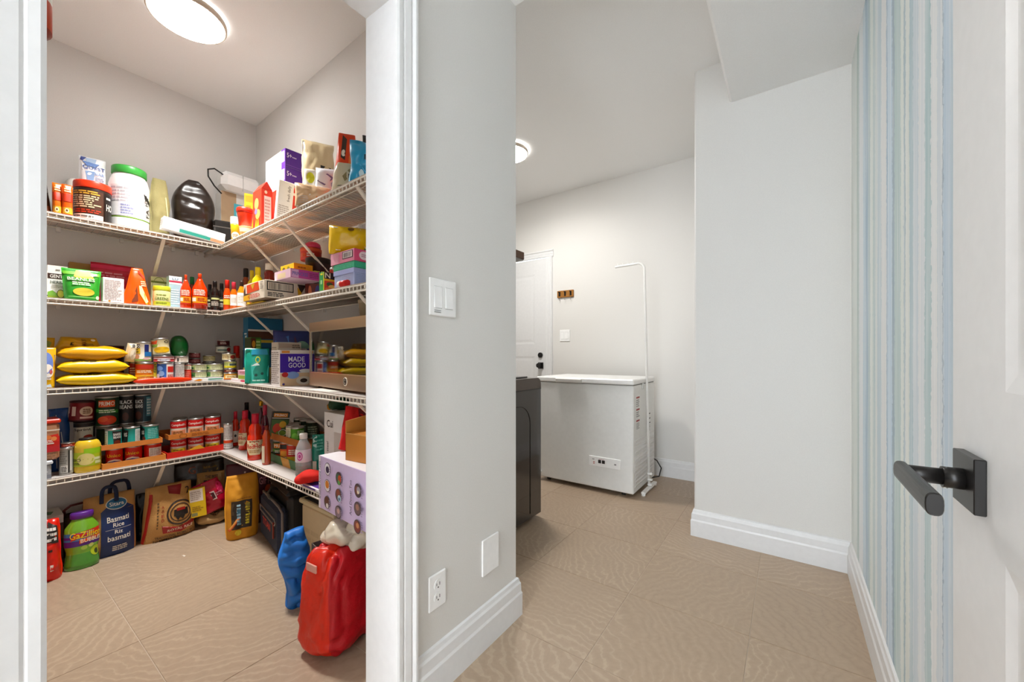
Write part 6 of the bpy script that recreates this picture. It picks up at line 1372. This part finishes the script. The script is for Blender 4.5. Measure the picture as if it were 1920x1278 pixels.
KBX = (c.x, c.y, zl2, a, .26, .10)
o = carton('shipping_box', 'open brown cardboard box on the lavender box', 'box', KBX, .15, '#bf8038', [('r', -1, 1, .97, 1, '#d9a868')], L=[('r', -1, 1, 0, 1, '#a86c2c')])
g = G(); g.add([(-.13, .15, .10), (-.13, 0, .10), (-.118, -.01, .145), (-.118, .14, .16), (-.127, .15, .10), (-.127, 0, .10), (-.115, -.01, .145), (-.115, .14, .16)], [(0, 1, 2, 3), (4, 7, 6, 5), (0, 4, 5, 1), (1, 5, 6, 2), (2, 6, 7, 3), (3, 7, 4, 0)], mat('#c98f4a', .6)); g.build('box_flap', o)
P = fc('B', 622, 664, 750, Z4 + .205, .30)
q = on_floor(634, 846, zl2); P = (q.x + .01, q.y + .045, zl2, P[3] + .2, .09, .17)
bag('cloth_bag', 'red cloth bag with a dark band squeezed beside the cardboard box', 'bag', P, .05, cloth('#c4201a'), [('r', -1, 1, .50, .62, '#1d1216'), ('p', [(.1, .98), (.9, .98), (.95, .7), (.4, .64)], '#6a1420')], kind='gusset', amp=.010, seed=71, crease=.010, lean=.06, roll=.18, flat=True)
P = mod(fb(553, 603, 873, Z4, .30), h=.03)
P = fc('B', 552, 606, 868, Z4 + .012, .29)
blob('cloth_napkin', 'folded bright red cloth at the edge of the lowest shelf', 'cloth', mod(P, h=.05, wm=1.05), .09, cloth('#cf2a12'), amp=.010, seed=72, fr=12, crease=.012)
carton('magazine', 'magazine with a purple cover under the red cloth', 'magazine', mod(fb(566, 606, 880, Z4, .31), h=.011), .16, '#ece6ea', [('r', -.9, .3, .2, .8, '#4a2a7a')], T=[('r', -.9, .9, .05, .4, '#5a3a8a'), ('n', -.8, .8, .5, .9, 4, '#b9a2b5')], roll=.0)
# ================================================================== ON THE PANTRY FLOOR
bag('snack_bag', 'bright red bag with black and white print cut by the door frame on the floor', 'bag', fg(52, 117, 975, 1086), .12, film('#e0301a'), [('p', [(.05, .98), (.8, .9), (.85, .62), (.1, .66)], '#2b2624'), ('n', .1, .8, .66, .9, 3, '#e9e4de'), ('r', .30, .50, .18, .28, '#efe2da'), ('n', .32, .48, .2, .26, 1, '#c23a2a'), ('r', .2, .45, .5, .54, '#3a1a14')], kind='sack', amp=.010, seed=80, crease=.012, wf=lambda v: 1 - .12 * v)
P = fg(119, 188, 962, 1067)
GJ = mat('#4f9a3a', .12, 0, 'coat'); GL = mat('#7fb83a', .12, 0, 'coat')
lathe_thing('bubble_jug', 'green bubble liquid jug with a purple lid on the floor', 'jug', back(P, P[4] * .31), [(.90, 0, GJ), (.99, .02, GJ), (1, .1, GJ), (.88, .28, GL), (.88, .32, GL), (1, .44, GL), (1, .62, GL), (.94, .74, GL), (.60, .86, GL), (.54, .90, GL)],
    [('r', -.95, .98, .42, .60, '#5a2f8a'), ('r', -.95, .98, .52, .66, '#3f8fc2'), ('p', [(-.5, .52), (.9, .58), (.95, .70), (-.3, .66)], '#d9402a'), ('p', [(-.1, .46), (.95, .52), (.95, .58), (-.1, .53)], '#e8641c'), ('t', 'GaZillion', -.5, .92, .56, .67, '#f2df3a'), ('t', 'BUBBLES', -.05, .92, .475, .545, '#f6f0d2'), ('e', .7, .28, .3, .09, '#c2d83a'), ('e', .75, .26, .14, .05, '#3a4a2a'), ('e', .1, .38, .14, .04, '#b9e06a'), ('e', .4, .40, .12, .035, '#d9ea8a')],
    [(.60, .89, '#5a2a86'), (.66, .90, '#6a349a'), (.66, .985, '#5a2a86'), (.6, 1, '#6a349a')], dz=(0, 1), seg=36, sq=.62)
carton('picture_box', 'white topped box with a plant picture behind the red bag on the floor', 'box', mod(fa(62, 119, 700, 0, .20), h=.262), .17, '#3a3430', [('r', -1, 1, .85, 1, '#c9c6c0'), ('r', -1, 1, .55, .8, '#5a4a40')], T=[('r', -1, 1, 0, 1, '#cfccc4'), ('p', [(-.3, .3), (.2, .2), (.5, .5), (.1, .6), (-.2, .8), (-.5, .5)], '#2f5a2f')])
P = fa(118, 160, 962, 0, .09)
o = bag('shopping_bag', 'dark brown shopping bag with maroon handle behind the green jug', 'bag', P, .05, cloth('#3f2f26'), [('r', -1, 1, .5, .9, '#5a4030')], amp=.004, seed=81)
g = G(); w_, h_ = P[4], P[5]
g.tube([(-w_ * .42, -.02, h_ * .96), (-w_ * .45, -.02, h_ * 1.10), (-w_ * .15, -.02, h_ * 1.19), (w_ * .42, -.02, h_ * 1.20), (w_ * .46, -.02, h_ * 1.14), (w_ * .42, -.02, h_ * .96)], .006, mat('#5a1a1c', .6), 8); g.build('carry_handle', o)
BUR = mat('#c79a62', .9, 0, 'plain', .5, 260)
P = fa(158, 262, 932, 0, .265)
o = bag('rice_bag', 'burlap bag with a navy rice label and navy handles on the floor', 'bag', P, .15, BUR, [('r', -.43, .86, .0, .76, '#1d3566'), ('p', [(-.43, .76), (-.1, .86), (.5, .86), (.86, .76)], '#1d3566'), ('e', .18, .86, .42, .09, '#e9e2d2'), ('e', .18, .86, .39, .078, '#2f6f96'), ('t', 'Sitara', -.10, .46, .83, .89, '#f0ece2'), ('t', 'Basmati', -.22, .62, .58, .67, '#f1ede4'), ('t', 'Rice', .0, .42, .49, .56, '#f1ede4'), ('r', -.28, .70, .455, .46, '#e9e2d2'), ('t', 'Riz', .06, .36, .38, .44, '#f1ede4'), ('t', 'basmati', -.2, .66, .265, .355, '#f1ede4'), ('n', -.02, .60, .08, .18, 3, '#d9d5cc')], kind='sack', amp=.006, fr=12, seed=82, wf=lambda v: 1 - .05 * v, nu=24)
NV = cloth('#17233f'); w_, h_ = P[4], P[5]
for k, (x0, x1, y, hh) in enumerate(((-.36, .18, -.045, .25), (.05, .80, .03, .26))):
    g = G(); pts = []
    for i in range(15):
        a = PI * i / 14; cx_ = (x0 + x1) / 2; rx_ = (x1 - x0) / 2
        pts.append((w_ / 2 * (cx_ - rx_ * math.copysign(abs(math.cos(a)) ** .6, math.cos(a))), y + .006 * math.sin(3 * a), h_ * (.90 + (hh + .02) * math.sin(a) ** .6)))
    g.tube(pts, .0085, NV, 8); g.build('carry_handle', o)
bag('garbage_bag', 'black bag squeezed between the two burlap rice bags', 'bag', fa(257, 289, 926, 0, .16), .06, mat('#121214', .3, 0, 'plain', .4, 14), [], kind='sack', amp=.012, seed=83, crease=.01)
P = fa(270, 374, 912, 0, .275)
o = bag('rice_sack', 'burlap rice sack with red stitching and a round crest on the floor', 'bag', P, .14, BUR, [('p', [(-.86, .98), (-.72, .98), (-.94, .0), (-1, .02)], '#b5302a'), ('n', -.60, -.52, .25, .75, 9, '#5a4a34'), ('t', 'A', -.44, -.34, .62, .67, '#9e2a26'), ('t', 'G', -.44, -.34, .54, .59, '#9e2a26'), ('t', 'E', -.44, -.34, .46, .51, '#9e2a26'), ('t', 'D', -.44, -.34, .38, .43, '#9e2a26'), ('o', .32, .48, .56, .235, .12, '#3a2f2a'), ('o', .32, .48, .42, .175, .10, '#3a2f2a'), ('r', .05, .62, .42, .55, '#1f1c1c'), ('p', [(.1, .42), (.2, .34), (.3, .42), (.4, .34), (.5, .42)], '#1f1c1c'), ('r', .15, .5, .52, .57, '#a22a26'), ('p', [(-.42, .30), (-.3, .22), (.3, .19), (.95, .30), (.95, .22), (.3, .11), (-.35, .15)], '#a32a28'), ('t', 'ROYAL RICE', -.2, .8, .16, .21, '#f1e2cc'),
    ('t', 'TRADITIONAL BASMATI RICE', -.62, .9, .055, .10, '#3a2a20'), ('t', 'RIZ BASMATI TRADITIONNEL', -.66, .86, -.005, .04, '#3a2a20'), ('p', [(-.1, .98), (.5, .98), (.35, .80), (-.1, .86)], '#8e1f22'), ('t', '2', .62, .82, .8, .92, '#3a2f2a')], kind='sack', amp=.010, fr=9, seed=84, crease=.006, wf=lambda v: 1 - .16 * v, nu=26, flat=False)
P = fc('A', 326, 420, 864, 0, .06)
bag('coffee_bag', 'dark brown bag with gold print in the floor corner', 'bag', P, .07, film('#2a1c12'), [('t', 'G', -.45, -.15, .80, .92, '#b56a4a'), ('r', .1, .8, .72, .95, '#3f3018'), ('n', .15, .8, .74, .93, 3, '#8a6a2a'), ('r', -.2, .3, .5, .6, '#5a3a1c')], kind='sack', amp=.012, seed=85, crease=.01)
bag('rice_sack', 'small tan sack with dark lettering wedged in the floor corner', 'bag', fc('A', 368, 422, 884, 0, .11), .04, BUR, [('p', [(-.9, .90), (.7, .97), (.8, .82), (-.8, .76)], '#d0a873'), ('t', 'THE BEST', -.4, .5, .88, .94, '#2f2418'), ('n', -.5, .5, .80, .86, 1, '#3a2a1a'), ('r', -1, 1, 0, .72, '#5a3f24')], kind='sack', amp=.008, seed=86, roll=.0, flat=True)
carton('soup_packet', 'yellow and white packet leaning on the burlap sack', 'packet', mod(fc('A', 357, 388, 915, .085, .262)), .03, '#e6c41c', [('r', -.9, .7, .55, .98, '#eee6dc'), ('n', -.8, .6, .6, .92, 5, '#b5a59a'), ('n', -.7, .7, .2, .4, 3, '#a8861a'), ('r', -.8, -.1, .05, .16, '#8a8a5a')], roll=-.06)
bag('flour_bag', 'beige paper bag lying at the foot of the floor corner', 'bag', mod(fg(371, 433, 942, 984), h=.10, rp=.25), .075, mat('#c9a877', .7, 0, 'plain', .4, 60), [('n', -.2, .8, .2, .5, 2, '#4a3520')], kind='pillow', lay=True, amp=.012, seed=87, crease=.01)
P = fc('A', 382, 434, 893, .095, .25)
bag('snack_bag', 'shiny crimson bag with a white square lying in the floor corner', 'bag', mod(P, hm=.95), .045, film('#b8163c'), [('r', .02, .36, .38, .66, '#e9dcd9'), ('r', .08, .30, .42, .62, '#4a1420'), ('n', .4, .9, .45, .6, 2, '#dd8a9a'), ('p', [(-.95, .9), (-.2, .98), (-.5, .7), (-.95, .6)], '#d8b21c'), ('e', .8, .7, .2, .2, '#d83a6a')], kind='pillow', amp=.008, seed=88, roll=-.35, crease=.008, flat=True)
P = fc('B', 424, 508, 866, 0, .17)
o = bag('gift_bag', 'dark maroon gift bag with pearl pins behind the mustard bag', 'bag', P, .12, mat('#4a0c20', .35), [('t', 'GIFT', .45, .95, .62, .74, '#b97a86'), ('e', .85, .52, .14, .08, '#b8521c'), ('r', -.2, -.17, .55, .85, '#8a4a58')], kind='gusset', amp=.006, seed=89, flat=True)
g = G(); g.lathe([(.001, 0, mat('#efd9da', .3)), (.005, .003, mat('#efd9da', .3)), (.005, .007, mat('#efd9da', .3)), (.001, .010, mat('#efd9da', .3))], 10, (-P[4] * .09, -.05, P[5] * .86)); g.build('pearl_pin', o)
P = fg(420, 488, 893, 1011)
bag('treat_bag', 'mustard yellow paper bag with a dark window and striped sticks', 'bag', back(P, .05), .11, mat('#d2952a', .75, 0, 'plain', .3, 30), [('r', -.62, .58, .18, .62, '#2a1f16'), ('r', -.6, -.45, .2, .6, '#4a3a28'), ('r', -.30, -.08, .24, .58, '#3f6f86'), ('n', -.30, -.06, .24, .58, 7, '#9fc2d2'), ('r', .22, .44, .24, .58, '#8a7a1a'), ('n', .2, .46, .24, .58, 8, '#e2cf3a'), ('p', [(-.85, .18), (-.75, .15), (-.1, .35), (-.15, .40)], '#e0601c'), ('p', [(-.8, .20), (-.72, .18), (-.14, .36), (-.18, .38)], '#efb060'), ('e', -.25, .12, .2, .05, '#e8d23a'), ('n', -.3, .6, .64, .66, 1, '#8a5a14')], kind='sack', amp=.010, fr=12, seed=90, crease=.010, wf=lambda v: (.86 + .28 * v if v < .5 else 1.0 - .30 * (v - .5)), nu=24, nv=26)
# cooler bag
a0 = Vector((-2.53, 1.026, 0)); b0 = Vector((-2.128, .950, 0)); d0 = b0 - a0; wd = d0.length
t = thing('cooler_bag', 'black and navy cooler bag with orange red lettering on the floor', 'bag', ((a0 + b0).x / 2, (a0 + b0).y / 2, 0), math.atan2(d0.y, d0.x))
NVY = cloth('#232a3c'); BK = mat('#131417', .45, 0, 'plain', .2, 120)
g = G(); g.box(-wd / 2 + .01, wd / 2 - .004, .045, .20, .0, .315, BK, .025); g.build('main_body', t)
g = G(); g.box(-wd / 2 + .02, wd / 2 - .01, .04, .205, .30, .335, BK, .015); g.build('flap', t)
g = G(); g.box(-wd / 2, wd / 2 - .01, 0, .055, .005, .255, NVY, .022); fp = g.build('front_pocket', t)
g = G()
zr = mat('#7d726c', .5)
g.tube([(-wd / 2 + .03, -.002, .190), (wd / 2 - .07, -.002, .190), (wd / 2 - .05, -.002, .175), (wd / 2 - .07, -.002, .160), (-wd / 2 + .03, -.002, .160)], .0045, zr, 8, True); g.build('zipper', fp)
g = G(); g.tube([(-wd / 2 + .005, .02, .235), (-wd / 2 + .03, .012, .262), (wd / 2 - .05, .012, .262), (wd / 2 - .014, .02, .235), (wd / 2 - .008, .02, .03)], .006, zr, 8); g.build('piping', fp)
g = G(); g.box(wd / 2 - .082, wd / 2 - .074, -.010, -.003, .09, .175, mat('#8a3a2a', .5), .001); g.build('zipper_pull', fp)
label_part(fp, lambda u, v, f: (-.05 + u * .085, -f, .09 + v * .05), [('t', 'TITAN', -1, 1, .1, .9, '#e0421f')])
g = G(); g.tube([(-.03, .05, .30), (-.035, .02, .31), (-.02, .0, .285), (.02, .0, .275), (.03, .03, .25), (.01, .035, .235)], .008, mat('#4a4a42', .4), 8); g.build('carry_handle', t)
g = G(); g.tube([(.12, .06, .335), (.13, .055, .38), (.115, .05, .41), (.13, .05, .44)], .0035, mat('#d9d9d6', .5), 8); g.build('white_cord', t)
# cream bin
P = fl(536, 1018, 585, 1050, 950)
P = (-2.02, .985, 0, BT, .36, .30)
t = carton('storage_bin', 'cream plastic bin behind the cooler bag and the gift boxes', 'bin', (P[0] + .09, P[1] + .06, 0, BT, .34, .275), .14, '#ddc9a2', [('n', -.9, .9, .3, .6, 2, '#d3be96')], c=.012)
g = G(); g.box(-.18, .18, -.01, .15, .275, .300, plas('#e2d2a8'), .006); g.box(-.15, .0, .005, .03, .3, .304, plas('#1d1b1a')); g.build('lid', t)
# grey paper bag with scalloped boxes
P = fg(548, 606, 985, 1092)
GP = mat('#6d625e', .6)
t = thing('paper_bag', 'dark grey paper bag standing open, full of scalloped boxes', 'bag', (-1.575, .865, 0), BT - .12)
w_, d_, h_ = .20, .13, .245
for (nm, a, b_, c, d) in (('bag_front', -w_ / 2, w_ / 2, 0, .003), ('bag_back', -w_ / 2, w_ / 2, d_ - .003, d_), ('bag_side', -w_ / 2, -w_ / 2 + .003, .003, d_ - .003), ('bag_side', w_ / 2 - .003, w_ / 2, .003, d_ - .003)):
    g = G(); g.box(a, b_, c, d, 0, h_, GP); g.build(nm, t)
g = G(); g.box(-w_ / 2 + .003, w_ / 2 - .003, .003, d_ - .003, 0, .003, GP); g.build('bag_base', t)
def scallop(label, x, y, z, rz, w_, h_, col):
    g = G(); n = 6; m = pap(col); pts = [(-w_ / 2, 0)] + [(w_ / 2, 0)]
    top = []
    for i in range(n * 4 + 1):
        u = w_ / 2 - w_ * i / (n * 4); top.append((u, h_ + .006 * abs(math.sin(PI * i / 4))))
    poly = pts + top; k = len(poly)
    vs = [(px, 0, pz) for px, pz in poly] + [(px, .045, pz) for px, pz in poly]
    g.add(vs, [tuple(range(k)), tuple(reversed(range(k, 2 * k)))] + [(i, k + i, k + (i + 1) % k, (i + 1) % k) for i in range(k)], m)
    o = g.build('treat_box'); o.location = (x, y, z); o.rotation_euler = (-.35, .12, rz); tag(o, label, 'box')
    label_part(o, lambda u, v, f: (u * w_ / 2, -f, v * h_), [('r', -.92, .92, .1, .85, '#2a3a6e'), ('n', -.7, .7, .25, .7, 2, '#8a4a3a')])
scallop('navy scalloped treat box sticking out of the grey paper bag', -1.575, .912, .19, BT, .13, .115, '#e6e2dc')
scallop('navy scalloped treat box behind, touching the lavender box', -1.52, 1.02, .30, BT + .1, .12, .075, '#c98a6a')
scallop('navy scalloped treat box low in the grey paper bag', -1.60, .945, .12, BT - .3, .12, .10, '#d9d2cc')
# blue bag
P = fg(519, 584, 1000, 1144)
bag('tote_bag', 'bright blue crumpled tote bag slumped on the pantry floor', 'bag', back(P, .05), .12, mat('#2f7fd0', .5, 0, 'plain', .3, 16), [], kind='sack', amp=.020, fr=11, seed=92, crease=.030, wf=lambda v: (.50 + .3 * v if v < .35 else (.62 + .75 * (v - .35) if v < .7 else .88 - .9 * (v - .7))), nu=36, nv=44, drot=.3)
# red reusable bag with a clear bag on it
P = fg(553, 720, 1035, 1237)
RB = mat('#bf1f2c', .4, 0, 'plain', .9, 34); RO = mat('#d9361a', .4, 0, 'plain', .9, 34)
h_ = P[5]; q = back(P, .135)
o = blob('shopping_bag', 'large red reusable shopping bag standing at the doorway', 'bag', (q[0] + .035, q[1] + .0, 0, P[3] + .62, .30, h_), .20, RB, e=.40, amp=.016, fr=13, seed=94, crease=.020, n=96, taper=.22, m2=RO)
g = G(); g.box(-.128, -.122, -.02, .035, h_ * .82, h_ * .89, pap('#e0a090'), .001); g.build('logo_patch', o)
q2 = back(P, .15)
blob('plastic_bag', 'crumpled clear plastic bag of pale contents on the red shopping bag', 'bag', (q2[0] + .06, q2[1] + .02, h_ * .90, P[3], .22, .115), .15, mat('#e6dac4', .12, .9, 'clear', .7, 10), amp=.03, fr=11, seed=95, crease=.035, n=56, e=.8)
g = G(); q = on_floor(340, 1041); g.add([(0, 0, .001), (.03, .004, .001), (.034, .010, .004), (.004, .008, .002), (.015, .004, .006)], [(0, 1, 4), (1, 2, 4), (2, 3, 4), (3, 0, 4), (3, 2, 1, 0)], pap('#efe6d6'))
o = g.build('paper_scrap'); o.location = q; tag(o, 'tiny white scrap lying on the pantry floor tiles', 'scrap')
